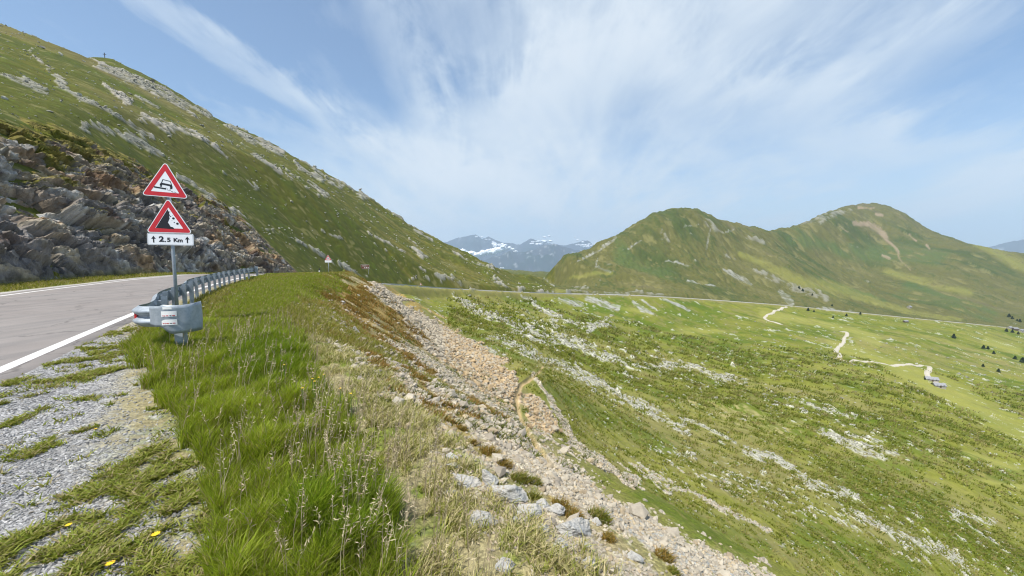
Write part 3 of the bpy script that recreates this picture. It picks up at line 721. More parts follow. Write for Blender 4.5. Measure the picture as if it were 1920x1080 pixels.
drape('dirt_track', [(1575, 622), (1586, 623), (1588, 628), (1583, 634), (1581, 642), (1571, 652), (1567, 660), (1574, 668), (1571, 674), (1580, 677), (1600, 676), (1625, 678), (1650, 681), (1700, 684), (1738, 687), (1743, 690), (1738, 698), (1740, 706), (1750, 713), (1765, 722)], 3.0, m_tr)
drape('footpath', [(1018, 689), (1012, 698), (1000, 706), (990, 716), (978, 723), (971, 735), (969, 750), (971, 768), (978, 790), (990, 812), (1004, 835), (1022, 856), (1040, 873), (1060, 895), (1080, 918)], .30, m_tr, lift=-.02) if False else None
# the low country beyond, down to the far valley
m_lo, n, b = newmat('far_valley'); co = n.n('ShaderNodeTexCoord').outputs['Object']
n.put(b.inputs['Base Color'], n.mix(n.noise(co, .0008, 6), (.04, .075, .02, 1), (.10, .13, .05, 1))); b.inputs['Roughness'].default_value = 1
V = []; 
for Y in (2300, 4000, 8000, 14000, 21000):
    for X in np.linspace(-20000, 20000, 21): V.append((X, Y, -.16 * Y - 120))
J = np.arange(105).reshape(5, 21)
tag(mesh_np('far_valley_ground', np.array(V), np.stack([J[:-1, :-1], J[:-1, 1:], J[1:, 1:], J[1:, :-1]], -1).reshape(-1, 4), m_lo), kind='structure')
# ------------------------------------------------------------------ distant ranges
def dist_range(name, crest, Yc, depth, seed, colr, snow, halfw):
    cr = np.array([P(px, py, Yc) for px, py in crest]); cx = np.linspace(cr[0, 0], cr[-1, 0], 420)
    cz = np.interp(cx, cr[:, 0], cr[:, 2]) + (fbm(cx / 420, cx * 0, 4, seed, ridged=True) - .62) * halfw
    rows = np.linspace(-1, 1, 120); Xg, Rg = np.meshgrid(cx, rows)
    drop = np.abs(Rg) ** .9 * depth
    rg = fbm(Xg / 900 + Rg * .9, Rg * 3.0, 5, seed + 3, ridged=True)
    Zg = cz[None] - drop - (.75 - rg) * np.abs(Rg) ** .6 * depth * .55 * (np.abs(Rg) > .001)
    Yg = Yc + Rg * depth * 1.5 + (rg - .5) * 300 * np.abs(Rg)
    V = np.stack([Xg, Yg, Zg], -1)
    sn = ss(fbm(Xg / 260, Rg * 14, 4, seed + 9, ridged=True) + (1 - np.abs(Rg)) * .25, 1.04, 1.14) * (np.abs(Rg) < .5) * snow
    g = ss(np.abs(Rg) + (rg - .5), .15, .6)
    c = np.array([.055, .06, .075])[None, None] * (1 - g[..., None]) + np.array(colr)[None, None] * g[..., None]
    c = c * (1 - sn[..., None]) + .78 * sn[..., None]
    n0, n1 = Xg.shape; J = np.arange(n0 * n1).reshape(n0, n1)
    o = mesh_np(name, V.reshape(-1, 3), np.stack([J[:-1, :-1], J[:-1, 1:], J[1:, 1:], J[1:, :-1]], -1).reshape(-1, 4), M_far, cols=c.reshape(-1, 3))
    return tag(o, kind='structure')
M_far, n, b = newmat('distant_rock')
n.put(b.inputs['Base Color'], n.n('ShaderNodeAttribute', attribute_name='albedo').outputs[0]); b.inputs['Roughness'].default_value = 1; b.inputs['Specular IOR Level'].default_value = 0
dist_range('distant_mountains', [(700, 470), (780, 462), (820, 452), (845, 449), (870, 441), (892, 440), (905, 446), (915, 441), (930, 449), (955, 454), (975, 456), (995, 447), (1010, 450), (1025, 455), (1060, 458), (1085, 452), (1100, 449), (1112, 455), (1130, 452), (1147, 441), (1158, 449), (1180, 456), (1220, 462), (1300, 470), (1400, 480)], 17500, 2300, 21, (.03, .045, .05), .12, 130)
dist_range('distant_mountains', [(700, 520), (800, 498), (860, 492), (900, 486), (940, 476), (955, 470), (970, 474), (1000, 468), (1022, 458), (1038, 455), (1055, 460), (1075, 463), (1100, 468), (1118, 466), (1140, 476), (1180, 486), (1260, 500), (1400, 520)], 12500, 2000, 35, (.025, .04, .035), .3, 110)
dist_range('distant_mountains', [(1700, 490), (1800, 470), (1860, 459), (1900, 450), (1960, 442), (2100, 430), (2300, 440), (2600, 470)], 11500, 1900, 57, (.05, .08, .04), .3, 90)
def cells(x, y, seed):
    """value of the nearest scattered point: angular blocks"""
    x0 = np.floor(x); y0 = np.floor(y); bd = np.full(x.shape, 9.0); bv = np.zeros(x.shape); b2_ = np.full(x.shape, 9.0)
    for i in (-1, 0, 1):
        for j in (-1, 0, 1):
            cx, cy = x0 + i, y0 + j; h1 = _h(cx, cy, seed); h2 = _h(cx, cy, seed + 1)
            d = (cx + h1 - x) ** 2 + (cy + h2 - y) ** 2; m = d < bd
            b2_ = np.where(m, bd, np.minimum(b2_, d)); bv = np.where(m, _h(cx, cy, seed + 2) + (h1 - .5) * 0, bv); bd = np.where(m, d, bd)
    return bv, np.sqrt(b2_) - np.sqrt(bd)
# ------------------------------------------------------------------ blasted rock face above the road
def rockface():
    nt_, nw = 1500, 330
    ts = np.linspace(22, 118, nt_); w = np.linspace(0, 1, nw)
    X0 = np.interp(ts, RT, ROAD[:, 0]); Y0 = np.interp(ts, RT, ROAD[:, 1]); Z0 = np.interp(ts, RT, ROAD[:, 2])
    nx = np.interp(ts, RT, np.convolve(np.pad(RNOR[:, 0], 8, 'edge'), np.ones(17) / 17, 'valid')); ny = np.interp(ts, RT, np.convolve(np.pad(RNOR[:, 1], 8, 'edge'), np.ones(17) / 17, 'valid'))
    # how far up the hill the cut reaches
    dd = np.linspace(9.4, 45, 160)
    top = np.zeros(nt_)
    for i in range(0, nt_, 10):
        x = X0[i] - nx[i] * dd; y = Y0[i] - ny[i] * dd
        g = far_z(x, y); cut = Z0[i] + (dd - 9.4) * 1.05
        k = np.where(cut > g - .2)[0]
        top[i:i + 10] = dd[k[0]] if len(k) else 22
    top = np.convolve(np.pad(top, 30, 'edge'), np.ones(61) / 61, 'valid')
    top = np.clip(top, 10.5, 26)
    D = 9.0 + (top[None] + 3.0 - 9.0) * w[:, None]
    T = np.broadcast_to(ts, D.shape)
    X = X0 - nx * D; Y = Y0 - ny * D
    Zg, _, _, _ = ground(X, Y)
    # strata: layers dipping towards the far end of the cut
    h = Zg - Z0[None]
    along = T * .98 - h * .2; across = h * .97 + T * .16
    wv = (fbm(along / 5, across / 5, 3, 61) - .5) * 2.2
    b1 = fbm(along / 7.0, (across + wv) / 1.9, 4, 62, ridged=True)
    b2 = fbm(along / 2.2, (across + wv) / .55, 4, 63)
    b3 = fbm(T / .55, h / .45, 3, 64, ridged=True)
    big = fbm(T / 9.0, h / 6.0, 3, 65)
    step = across / .8 + wv * .6; sf = step - np.floor(step)
    ledge = ss(sf, 0, .85) * (.5 + vn(np.floor(step), along / 3.5, 66))
    b4 = fbm(along / .9, (across + wv * .5) / .22, 3, 164); wq = (fbm(T / 1.6, h / 1.6, 3, 165) - .5)
    c1, e1 = cells(along / 4.6 + wq * .5, (across + wv) / 1.7 + wq * .5, 171); c2, e2 = cells(along / 1.7 + wq, (across + wv * .6) / .62 + wq, 174); c3_, e3 = cells(along / .62, across / .26 + wq, 177)
    disp = (c1 - .45) * 1.5 + (c2 - .5) * .75 + (c3_ - .5) * .30 + (b1 - .45) * .9 + (b2 - .5) * .6 + (b3 - .5) * .35 + (big - .42) * 2.2 + ledge * .4 - (1 - ss(e2, 0, .12)) * .22 - (1 - ss(e1, 0, .07)) * .45
    cl = np.floor(T / 1.3 + (b1 - .5)); crack = ss(np.abs(vn(T / 2.1 + wv * .4, h / 9, 68) - .5), 0, .035)
    disp -= (1 - crack) * .7
    edge = ss(w[:, None], 0, .10) * (1 - ss(w[:, None] + (fbm(T / 4, h / 3, 3, 69) - .5) * .35, .60, .92))
    env = edge * ss(T, 22, 26) * (1 - ss(T, 96, 117))
    # outward direction (towards the road and up)
    k = .74
    dz = disp * env * .66; dn = disp * env * .75
    Xd = X + nx * dn; Yd = Y + ny * dn; Zd = Zg + dz + .18 * env - .12 * (1 - ss(env, 0, .15))
    V = np.stack([Xd, Yd, Zd], -1)
    # colour: grey schist, ochre and rust seams, grass on the ledges
    gx = np.gradient(Zd, axis=0) / (np.hypot(np.gradient(Xd, axis=0), np.gradient(Yd, axis=0)) + .02)
    base = np.broadcast_to(np.array([.205, .165, .120]), V.shape).copy()
    base = base * (.65 + .7 * c2)[..., None]
    base = mixc(base, c3(.135, .135, .140), ss(b1 * .6 + big * .6, .55, .75) * .7)
    base = mixc(base, c3(.36, .31, .225), ss(b2, .50, .68) * .75)
    base = mixc(base, c3(.30, .19, .09), ss(fbm(along / 6, across / 2.2, 3, 71) - .10 * (T < 60), .56, .70) * .75)
    base = mixc(base, c3(.10, .06, .04), ss(fbm(along / 3, across / 1.4, 3, 72), .66, .76) * .7)
    base = mixc(base, c3(.42, .41, .38), ss(fbm(T / 2.4, h / 1.3, 4, 73), .64, .72) * .7)
    gr = ss(fbm(T / 3, h / 2, 4, 74) + (w[:, None] - .50) * .55 + .40 * ss(w[:, None], .50, .9) * (T < 80) - np.clip(gx - .5, -.3, .8) * .14, .53, .64)
    gr = np.maximum(gr, 1 - ss(env, .0, .32))
    base = mixc(base, mixc(np.broadcast_to(c3(.105, .105, .012), V.shape).copy(), c3(.18, .15, .04), ss(b2, .4, .6)), gr)
    base *= (1 + 1.1 * (fbm(T / .30, h / .22, 2, 76) - .5))[..., None]
    J = np.arange(nt_ * nw).reshape(nw, nt_)
    f = np.stack([J[:-1, :-1], J[1:, :-1], J[1:, 1:], J[:-1, 1:]], -1).reshape(-1, 4)
    tag(mesh_np('rock_face', V.reshape(-1, 3), f, M_rockm, smooth=False, cols=np.clip(base.reshape(-1, 3), .01, .9)), kind='structure')
rockface()

# ------------------------------------------------------------------ scattered stones (uncountable) and turf
def icos():
    p = (1 + 5 ** .5) / 2
    v = np.array([(-1, p, 0), (1, p, 0), (-1, -p, 0), (1, -p, 0), (0, -1, p), (0, 1, p), (0, -1, -p), (0, 1, -p), (p, 0, -1), (p, 0, 1), (-p, 0, -1), (-p, 0, 1)], float)
    f = np.array([(0, 11, 5), (0, 5, 1), (0, 1, 7), (0, 7, 10), (0, 10, 11), (1, 5, 9), (5, 11, 4), (11, 10, 2), (10, 7, 6), (7, 1, 8), (3, 9, 4), (3, 4, 2), (3, 2, 6), (3, 6, 8), (3, 8, 9), (4, 9, 5), (2, 4, 11), (6, 2, 10), (8, 6, 7), (9, 8, 1)])
    return v / np.linalg.norm(v[0]), f
def icosub(n):
    v, f = icos()
    for _ in range(n):
        e = {}; v = list(map(tuple, v)); nf = []
        def mid(a, b):
            k = (min(a, b), max(a, b))
            if k not in e:
                m = np.array(v[a]) + np.array(v[b]); m /= np.linalg.norm(m); e[k] = len(v); v.append(tuple(m))
            return e[k]
        for a, b, c in f:
            x, y, z = mid(a, b), mid(b, c), mid(c, a)
            nf += [(a, x, z), (b, y, x), (c, z, y), (x, y, z)]
        v = np.array(v); f = np.array(nf)
    return v, f
def rocky(v, seed, planes=11, k=9.0):
    r = np.random.default_rng(seed); n = r.normal(size=(planes, 3)); n /= np.linalg.norm(n, axis=1)[:, None]
    d = r.uniform(.62, 1.0, planes)
    q = d[None] / np.maximum(v @ n.T, .12)
    rad = -np.log(np.exp(-k * q).sum(1)) / k
    return v * np.clip(rad, .35, 1.5)[:, None]
def scatter_stones(name, xy, size, cols, sub=0, seed=1, mat=None, sink=.25, flat=(.45, .8)):
    r = np.random.default_rng(seed); n = len(xy)
    v0, f0 = icosub(sub); vars_ = [rocky(v0, seed * 31 + i, 9) for i in range(10)]
    vi = r.integers(0, 10, n); base = np.array(vars_)[vi]             # n, nv, 3
    sc = size[:, None] * np.stack([r.uniform(.8, 1.35, n), r.uniform(.6, 1.05, n), r.uniform(*flat, n)], 1) * .5
    base = base * sc[:, None, :]
    a = r.uniform(0, 6.283, n); tx = r.normal(0, .25, n)
    ca, sa = np.cos(a), np.sin(a)
    x = base[..., 0] * ca[:, None] - base[..., 1] * sa[:, None]; y = base[..., 0] * sa[:, None] + base[..., 1] * ca[:, None]; z = base[..., 2] + x * tx[:, None]
    zz = zat(xy[:, 0], xy[:, 1]) + sc[:, 2] * (1 - 2 * sink)
    V = np.stack([x + xy[:, 0:1], y + xy[:, 1:2], z + zz[:, None]], -1).reshape(-1, 3)
    nv = len(v0); Fa = (f0[None] + (np.arange(n) * nv)[:, None, None]).reshape(-1, 3)
    Cc = np.repeat(cols, nv, axis=0)
    return tag(mesh_np(name, V, Fa, mat or M_stone, cols=Cc, smooth=False), kind='stuff')
M_stone = land_mat('loose_stone', .8, .5)
ins = (PXg > -60) & (PXg < 1990) & (PYg > -40) & (PYg < 1140)
def pick(weight, n, seed):
    r = np.random.default_rng(seed); w = (weight * ins).ravel().astype(np.float64); c = np.cumsum(w)
    k = np.searchsorted(c, r.random(n) * c[-1]); i, j = np.unravel_index(np.clip(k, 0, w.size - 1), XX.shape)
    i = np.clip(i, 0, R_ - 2); j = np.clip(j, 0, C_ - 2); a = r.random(n); b = r.random(n)
    x = XX[i, j] + (XX[i, j + 1] - XX[i, j]) * a + (XX[i + 1, j] - XX[i, j]) * b; y = YY[i, j] + (YY[i + 1, j] - YY[i, j]) * b
    return np.stack([x, y], 1), i, j, r
def stonecol(n, r, a=(.50, .48, .42), b=(.30, .29, .27), warm=.0):
    t = r.random(n)[:, None]; c = np.array(a) * t + np.array(b) * (1 - t)
    wr = (r.random(n) < warm)[:, None]
    return np.where(wr, c * np.array([1.02, .94, .80]), c)
slopem = np.maximum.reduce([stony, greym * .6, palem, .26 * dry * (YY < 16)]) * (SS_ > 4.2) * (YY < 60) * (YY > 1.5)
xy, i, j, r = pick(slopem * (YY < 45) * (1 - pathw) * (1 - .8 * rustm) , 50000, 1)
sz = np.clip(np.exp(r.normal(np.log(.0058), .58, len(xy))) * xy[:, 1], .02, .19)
scatter_stones('loose_stones', xy, sz, stonecol(len(xy), r, (.47, .415, .32), (.27, .235, .185), .2), 0, 2)
xy, i, j, r = pick(orm * (YY < 120) * (1 - pathw), 20000, 3)
sz = np.clip(np.exp(r.normal(np.log(.0050), .48, len(xy))) * xy[:, 1], .12, .75)
warmk = (PXg[i, j] > 830)[:, None] * (r.random(len(xy))[:, None] < .55)
cc3 = stonecol(len(xy), r, (.47, .405, .30), (.28, .24, .18)); cc3 = np.where(warmk, cc3 * np.array([1.04, .90, .70]), cc3)
scatter_stones('orange_scree', xy, sz, cc3, 0, 4)
wB = (palem * .75 + rockm * .18 * (YY < 260) + .008 + speck * .16 + ss(pixm, .1, .35) * .03) * (YY > 20) * (YY < 480) * ((SS_ > 8) | (SS_ < -12)) * (1 - isM) * (1 - ss(dirt + yel, .2, .6))
xy, i, j, r = pick(wB, 20000, 5)
sz = xy[:, 1] * np.exp(r.normal(np.log(.0034), .42, len(xy))); sz = np.minimum(sz, 3.0)
scatter_stones('valley_stones', xy, sz, stonecol(len(xy), r, (.41, .40, .33), (.25, .24, .20)), 0, 6, flat=(.35, .7))
# gravel on the shoulder and in the weeds
wG = (gv * 1.0 + verge * ss(4.0 - SS_, 0, .8) * .38) * (YY < 9) * (YY > 1.0) * (SS_ > .42)
xy, i, j, r = pick(wG * np.clip(3.5 / YY, .3, 1.6), 22000, 7)
sz = np.clip(np.exp(r.normal(np.log(.014), .42, len(xy))), .0026 * xy[:, 1], .030)
gc = stonecol(len(xy), r, (.42, .41, .395), (.20, .195, .19), .04)
scatter_stones('gravel', xy, sz, gc, 0, 8)
# single boulders
M_bould, n, b = newmat('lichen_boulder'); co = n.n('ShaderNodeTexCoord').outputs['Object']
q1 = n.noise(co, 2.2, 6, .6); q2 = n.noise(co, 11, 5, .65); q3 = n.noise(co, 40, 3, .7)
cc = n.mix(n.rng(q1, .35, .65), (.50, .47, .41, 1), (.36, .36, .35, 1)); cc = n.mix(n.rng(q2, .55, .68, 0, .6), cc, (.60, .59, .55, 1)); cc = n.mix(n.rng(q2, .3, .42, .7, 0), cc, (.17, .16, .15, 1))
cc = n.mix(n.rng(q3, .62, .7, 0, .4), cc, (.44, .36, .20, 1))
n.put(b.inputs['Base Color'], cc); b.inputs['Roughness'].default_value = .9
bp = n.n('ShaderNodeBump'); bp.inputs['Strength'].default_value = .9; bp.inputs['Distance'].default_value = .06; n.put(bp.inputs['Height'], n.math('ADD', q2, n.math('MULTIPLY', q3, .35))); n.put(b.inputs['Normal'], bp)
BV, BF = icosub(5)
def boulder(px, py, wpx, hr, seed, label, rot=0, dr=.75, planes=13, sink=.3, name='boulder'):
    h = hit(px, py)
    if h is None: return
    w = wpx * h[1] / F
    v = rocky(BV, seed, planes, 26.0)
    lay = fbm(v[:, 0] * 1.4 + v[:, 2] * 3.1 + seed, v[:, 1] * 1.6 + v[:, 2], 5, seed) - .5
    lay2 = fbm(v[:, 0] * 5 + seed, v[:, 1] * 5 + v[:, 2] * 7, 4, seed + 5) - .5
    v = v * (1 + lay * .28 + lay2 * .13)[:, None]
    v = v * np.array([w * .55, w * dr * .55, w * hr * .62])
    a = rot; R = np.array([[math.cos(a), -math.sin(a), 0], [math.sin(a), math.cos(a), 0], [0, 0, 1]])
    o = mesh_np(name, v @ R.T, BF, M_bould, smooth=False)
    o.location = (h[0], h[1] + w * .25, h[2] + w * hr * (.5 - sink) * .8)
    o.rotation_euler = (random.uniform(-.15, .15), random.uniform(.05, .35), 0)
    tag(o, label, 'rock', 'loose boulders on the near slope')
for a in [
    (917, 912, 34, .95, 11, 'upright grey boulder with a dark hollow on its left, standing highest on the stony bank'),
    (960, 945, 62, .5, 12, 'long pale slab lying tilted in the middle of the stony bank'),
    (1000, 968, 40, .5, 13, 'pale block at the lower end of the long tilted slab'),
    (900, 983, 44, .72, 14, 'rounded blue grey boulder beside the tall grass'),
    (966, 985, 22, .8, 15, 'small bluish stone just below the long slab'),
    (1082, 1003, 56, .62, 16, 'big cream boulder with a sharp shaded right end at the lower slope'),
    (1052, 1028, 28, .7, 17, 'brownish block wedged below the big cream boulder'),
    (1018, 1000, 34, .5, 18, 'low tan boulder left of the big cream boulder'),
    (870, 915, 44, .45, 19, 'flat beige boulder sunk in dry grass left of the upright grey one'),
    (842, 930, 24, .5, 20, 'low cracked stone near the seed heads, upper left of the bank'),
    (1045, 965, 36, .45, 21, 'smooth grey slab lying on the slope above the big cream boulder'),
    (1018, 952, 26, .45, 22, 'thin pale slab above the smooth grey slab'),
    (1190, 1052, 26, .5, 23, 'pale oval stone low on the right of the stony bank'),
    (1120, 985, 16, .7, 24, 'small white stone between the rust coloured tufts'),
    (948, 1068, 40, .45, 25, 'flat grey stone at the bottom edge among dry grass'),
    (1110, 1070, 38, .55, 26, 'pale rough stone at the bottom edge of the slope'),
    (665, 622, 12, .7, 27, 'small pale boulder high on the brown slope'),
    (640, 568, 10, .6, 28, 'pale boulder just under the grass bank edge'),
    (845, 860, 20, .6, 29, 'whitish stone left of the dark green tufts'),
    (1100, 1028, 20, .6, 30, 'small tan stone resting under the right end of the cream boulder'),
    (850, 878, 22, .55, 31, 'grey stone on dry ground above the flat beige boulder')]:
    boulder(*a[:5], a[5])
# ------------------------------------------------------------------ grass
def leafmat(name, trans=.35):
    m = bpy.data.materials.new(name); m.use_nodes = True; n = NT(m.node_tree); nt = m.node_tree; nt.nodes.clear()
    a = n.n('ShaderNodeAttribute', attribute_name='albedo').outputs[0]
    d = n.n('ShaderNodeBsdfPrincipled'); n.put(d.inputs['Base Color'], a); d.inputs['Roughness'].default_value = .6; d.inputs['Specular IOR Level'].default_value = .25
    t = n.n('ShaderNodeBsdfTranslucent'); n.put(t.inputs[0], n.mix(1.0, a, (1.15, 1.15, .7, 1), 'MULTIPLY'))
    mx = n.n('ShaderNodeMixShader'); mx.inputs[0].default_value = trans; nt.links.new(d.outputs[0], mx.inputs[1]); nt.links.new(t.outputs[0], mx.inputs[2])
    o = n.n('ShaderNodeOutputMaterial'); nt.links.new(mx.outputs[0], o.inputs[0]); return m
M_blade = leafmat('grass_blade', .38); M_dry = leafmat('dry_stalk', .2); M_leaf = leafmat('weed_leaf', .3)
def blades(name, xy, hgt, wid, cols, seed, bend=.5, mat=None, lean=(0.15, -.1), zoff=-.01):
    """curved tapering blades: three pairs of points and a tip"""
    r = np.random.default_rng(seed); n = len(xy); z0 = zat(xy[:, 0], xy[:, 1]) + zoff
    a = r.uniform(0, 6.283, n); bx = np.cos(a) * bend * r.uniform(.2, 1.2, n) + lean[0]; by = np.sin(a) * bend * r.uniform(.2, 1.2, n) + lean[1]
    fa = r.uniform(0, 3.14, n); wx = np.cos(fa) * wid * .5; wy = np.sin(fa) * wid * .5
    V = []
    for s_, k in ((0, .8), (.42, 1.0), (.78, .6)):
        cx = xy[:, 0] + bx * hgt * s_ ** 2; cy = xy[:, 1] + by * hgt * s_ ** 2; cz = z0 + hgt * (s_ - .18 * s_ ** 2)
        V += [np.stack([cx - wx * k, cy - wy * k, cz], 1), np.stack([cx + wx * k, cy + wy * k, cz], 1)]
    V.append(np.stack([xy[:, 0] + bx * hgt, xy[:, 1] + by * hgt, z0 + hgt * .82], 1))
    V = np.stack(V, 1).reshape(-1, 3)
    f = np.array([(0, 1, 3), (0, 3, 2), (2, 3, 5), (2, 5, 4), (4, 5, 6)])
    Fa = (f[None] + (np.arange(n) * 7)[:, None, None]).reshape(-1, 3)
    return mesh_np(name, V, Fa, mat or M_blade, cols=np.repeat(cols, 7, axis=0), smooth=False)
def heads(name, xy, hgt, cols, seed, mat=None, size=.038):
    """thin stalks carrying open seed heads"""
    r = np.random.default_rng(seed); n = len(xy); z0 = zat(xy[:, 0], xy[:, 1])
    a = r.uniform(0, 6.283, n); bx = np.cos(a) * .3 * r.random(n) + .12; by = np.sin(a) * .3 * r.random(n) - .05
    Vs, Fs, Cs = [], [], []; off = 0
    w = .0008 + .00030 * xy[:, 1]
    tip = np.stack([xy[:, 0] + bx * hgt, xy[:, 1] + by * hgt, z0 + hgt], 1); mid = np.stack([xy[:, 0] + bx * hgt * .3, xy[:, 1] + by * hgt * .3, z0 + hgt * .55], 1); bot = np.stack([xy[:, 0], xy[:, 1], z0], 1)
    sx = np.stack([w, w * .3, w * 0], 1)
    V = np.stack([bot - sx, bot + sx, mid - sx, mid + sx, tip - sx * .6, tip + sx * .6], 1).reshape(-1, 3)
    f = np.array([(0, 1, 3), (0, 3, 2), (2, 3, 5), (2, 5, 4)]); Vs.append(V); Fs.append((f[None] + (np.arange(n) * 6)[:, None, None]).reshape(-1, 3)); Cs.append(np.repeat(cols, 6, axis=0)); off = len(V)
    m = 11                                                     # spikelets along the top
    for q in range(m):
        s_ = 1 - q / m * .34; c = bot * 0 + np.stack([xy[:, 0] + bx * hgt * s_ ** 2, xy[:, 1] + by * hgt * s_ ** 2, z0 + hgt * s_], 1)
        dr = r.normal(size=(n, 3)) * np.array([1, 1, .6]); dr[:, 2] += .5; dr /= np.linalg.norm(dr, axis=1)[:, None]
        L = size * r.uniform(.5, 1.1, n) * (.5 + .8 * q / m); p1 = c + dr * L[:, None] * .35; p2 = c + dr * L[:, None]
        sd_ = np.cross(dr, r.normal(size=(n, 3))); sd_ /= np.linalg.norm(sd_, axis=1)[:, None] + 1e-6; ww = (.0016 + .0005 * xy[:, 1])[:, None]
        V = np.stack([c, p1 + sd_ * ww, p2, p1 - sd_ * ww], 1).reshape(-1, 3)
        f = np.array([(0, 1, 2), (0, 2, 3)]); Vs.append(V); Fs.append((f[None] + (np.arange(n) * 4)[:, None, None]).reshape(-1, 3) + off); Cs.append(np.repeat(cols * 1.1, 4, axis=0)); off += len(V)
    return mesh_np(name, np.concatenate(Vs), np.concatenate(Fs), mat or M_dry, cols=np.clip(np.concatenate(Cs), 0, .8), smooth=False)
def gcolr(n, r, a, b, dry=.1, dc=(.40, .33, .17)):
    t = r.random(n)[:, None]; c = np.array(a) * t + np.array(b) * (1 - t); c = np.where((r.random(n) < dry)[:, None], np.array(dc) * r.uniform(.7, 1.1, n)[:, None], c)
    return c * r.uniform(.8, 1.15, n)[:, None]
def poly(pts):
    """mask of the land inside a surveyed outline"""
    P_ = np.array(pts, float); m = np.zeros(XX.shape, bool)
    x = PXg + lod(.05, 951, 1.5, 3) * 90; y = PYg + lod(.05, 953, 1.5, 3) * 60
    for a, b in zip(P_, np.roll(P_, -1, 0)):
        c = (a[1] > y) != (b[1] > y); m ^= c & (x < (b[0] - a[0]) * (y - a[1]) / (b[1] - a[1] + 1e-9) + a[0])
    return m.astype(float)
nearw = (YY > .9) * (SS_ > .5)
tall = poly([(400, 1200), (395, 1000), (395, 900), (330, 790), (275, 735), (300, 690), (300, 655), (350, 628), (420, 600), (480, 620), (560, 672), (610, 735), (650, 800), (690, 880), (730, 980), (750, 1200)]) * nearw
lush = poly([(250, 640), (370, 600), (440, 560), (470, 520), (560, 518), (630, 522), (640, 545), (560, 570), (500, 590), (560, 640), (480, 650), (380, 660), (300, 690), (240, 680)]) * nearw
clump = lod(.06, 961, 1.3, 2)
xy, i, j, r = pick(tall * np.clip(.75 + clump * 2.2, .1, 2) * (YY < 9), 105000, 21)
cl2 = clump[i, j]
dk = ss(np.hypot((PXg[i, j] - 500) / 90, (PYg[i, j] - 690) / 60), 1.3, .4) + ss(np.hypot((PXg[i, j] - 640) / 120, (PYg[i, j] - 1010) / 90), 1.3, .4)
h_ = (.15 + .15 * r.random(len(xy)) + cl2 * .22 + dk * .09) * (1 + .0 * dk)
cg = gcolr(len(xy), r, (.21, .285, .016), (.33, .375, .045), .14); cg = np.where((r.random(len(xy)) < dk * .75)[:, None], np.array([.14, .21, .012]) * r.uniform(.8, 1.2, len(xy))[:, None], cg)
cg = cg * (1 + cl2 * .8)[:, None]
tag(blades('tall_grass', xy, np.clip(h_, .08, .6), .0032 + .0007 * xy[:, 1], np.clip(cg, 0, .8), 22, .42), kind='stuff')
xy, i, j, r = pick(lush * (YY < 40), 60000, 23)
tag(blades('bank_grass', xy, (.12 + .14 * r.random(len(xy))) * (1 + .3 * (xy[:, 1] < 9)), .004 + .0010 * xy[:, 1], gcolr(len(xy), r, (.18, .255, .014), (.30, .34, .04), .18), 24, .5), kind='stuff')
# seed heads: over the tall grass and the dry strip right of it
sh = poly([(560, 780), (640, 760), (760, 830), (840, 940), (900, 1040), (960, 1200), (520, 1200), (560, 1000), (540, 860)]) * nearw
sh2 = poly([(380, 640), (500, 600), (560, 620), (640, 700), (600, 760), (420, 740)]) * nearw
xy, i, j, r = pick((sh * 1.0 + sh2 * .3 + tall * .25) * (YY < 9), 520, 25)
tag(heads('grass_seed_heads', xy, .28 + .26 * r.random(len(xy)), gcolr(len(xy), r, (.50, .42, .27), (.36, .27, .19), 0), 26), kind='stuff')
dryp = poly([(480, 600), (600, 560), (640, 600), (700, 680), (800, 760), (900, 850), (960, 930), (1060, 1010), (1130, 1060), (1200, 1200), (700, 1200), (820, 1000), (740, 860), (640, 740), (540, 660)]) * nearw
xy, i, j, r = pick(dryp * np.clip(.5 + clump * 3, .03, 1.5) * (1 - stony * .7) * (1 - .72 * ss(SS_, 4.6, 6.6)) * (YY < 14), 34000, 27)
tag(blades('dry_grass', xy, .04 + .08 * r.random(len(xy)), .0035 + .0009 * xy[:, 1], gcolr(len(xy), r, (.56, .47, .26), (.40, .37, .15), .28, (.26, .29, .04)), 28, .8, M_dry), kind='stuff')
# sparse short weeds on the gravel side
wd = verge * ss(4.2 - SS_, 0, .6) * (YY < 9) * ss(edn + edm * .9, .03, .24)
wd = np.maximum(wd, weeds * .6)
xy, i, j, r = pick(wd * np.clip(.5 + clump * 3, .05, 2) * (YY < 9), 52000, 29)
tag(blades('low_weeds', xy, .03 + .05 * r.random(len(xy)), .008 + .0012 * xy[:, 1], gcolr(len(xy), r, (.19, .25, .022), (.30, .29, .06), .2), 30, 1.3, M_leaf), kind='stuff')
# turf on the verge further on and along the roadside left
far_v = ((SS_ > .8) & (SS_ < 6.5) & (YY > 8) & (YY < 75)) * 1.0
lv = ((SS_ < -7.4) & (SS_ > -10.5) & (YY < 75)) * .8
xy, i, j, r = pick(far_v + lv, 60000, 31)
tag(blades('verge_grass', xy, .10 + .13 * r.random(len(xy)), .006 + .0011 * xy[:, 1], gcolr(len(xy), r, (.19, .21, .022), (.29, .27, .06), .25), 32, .6), kind='stuff')
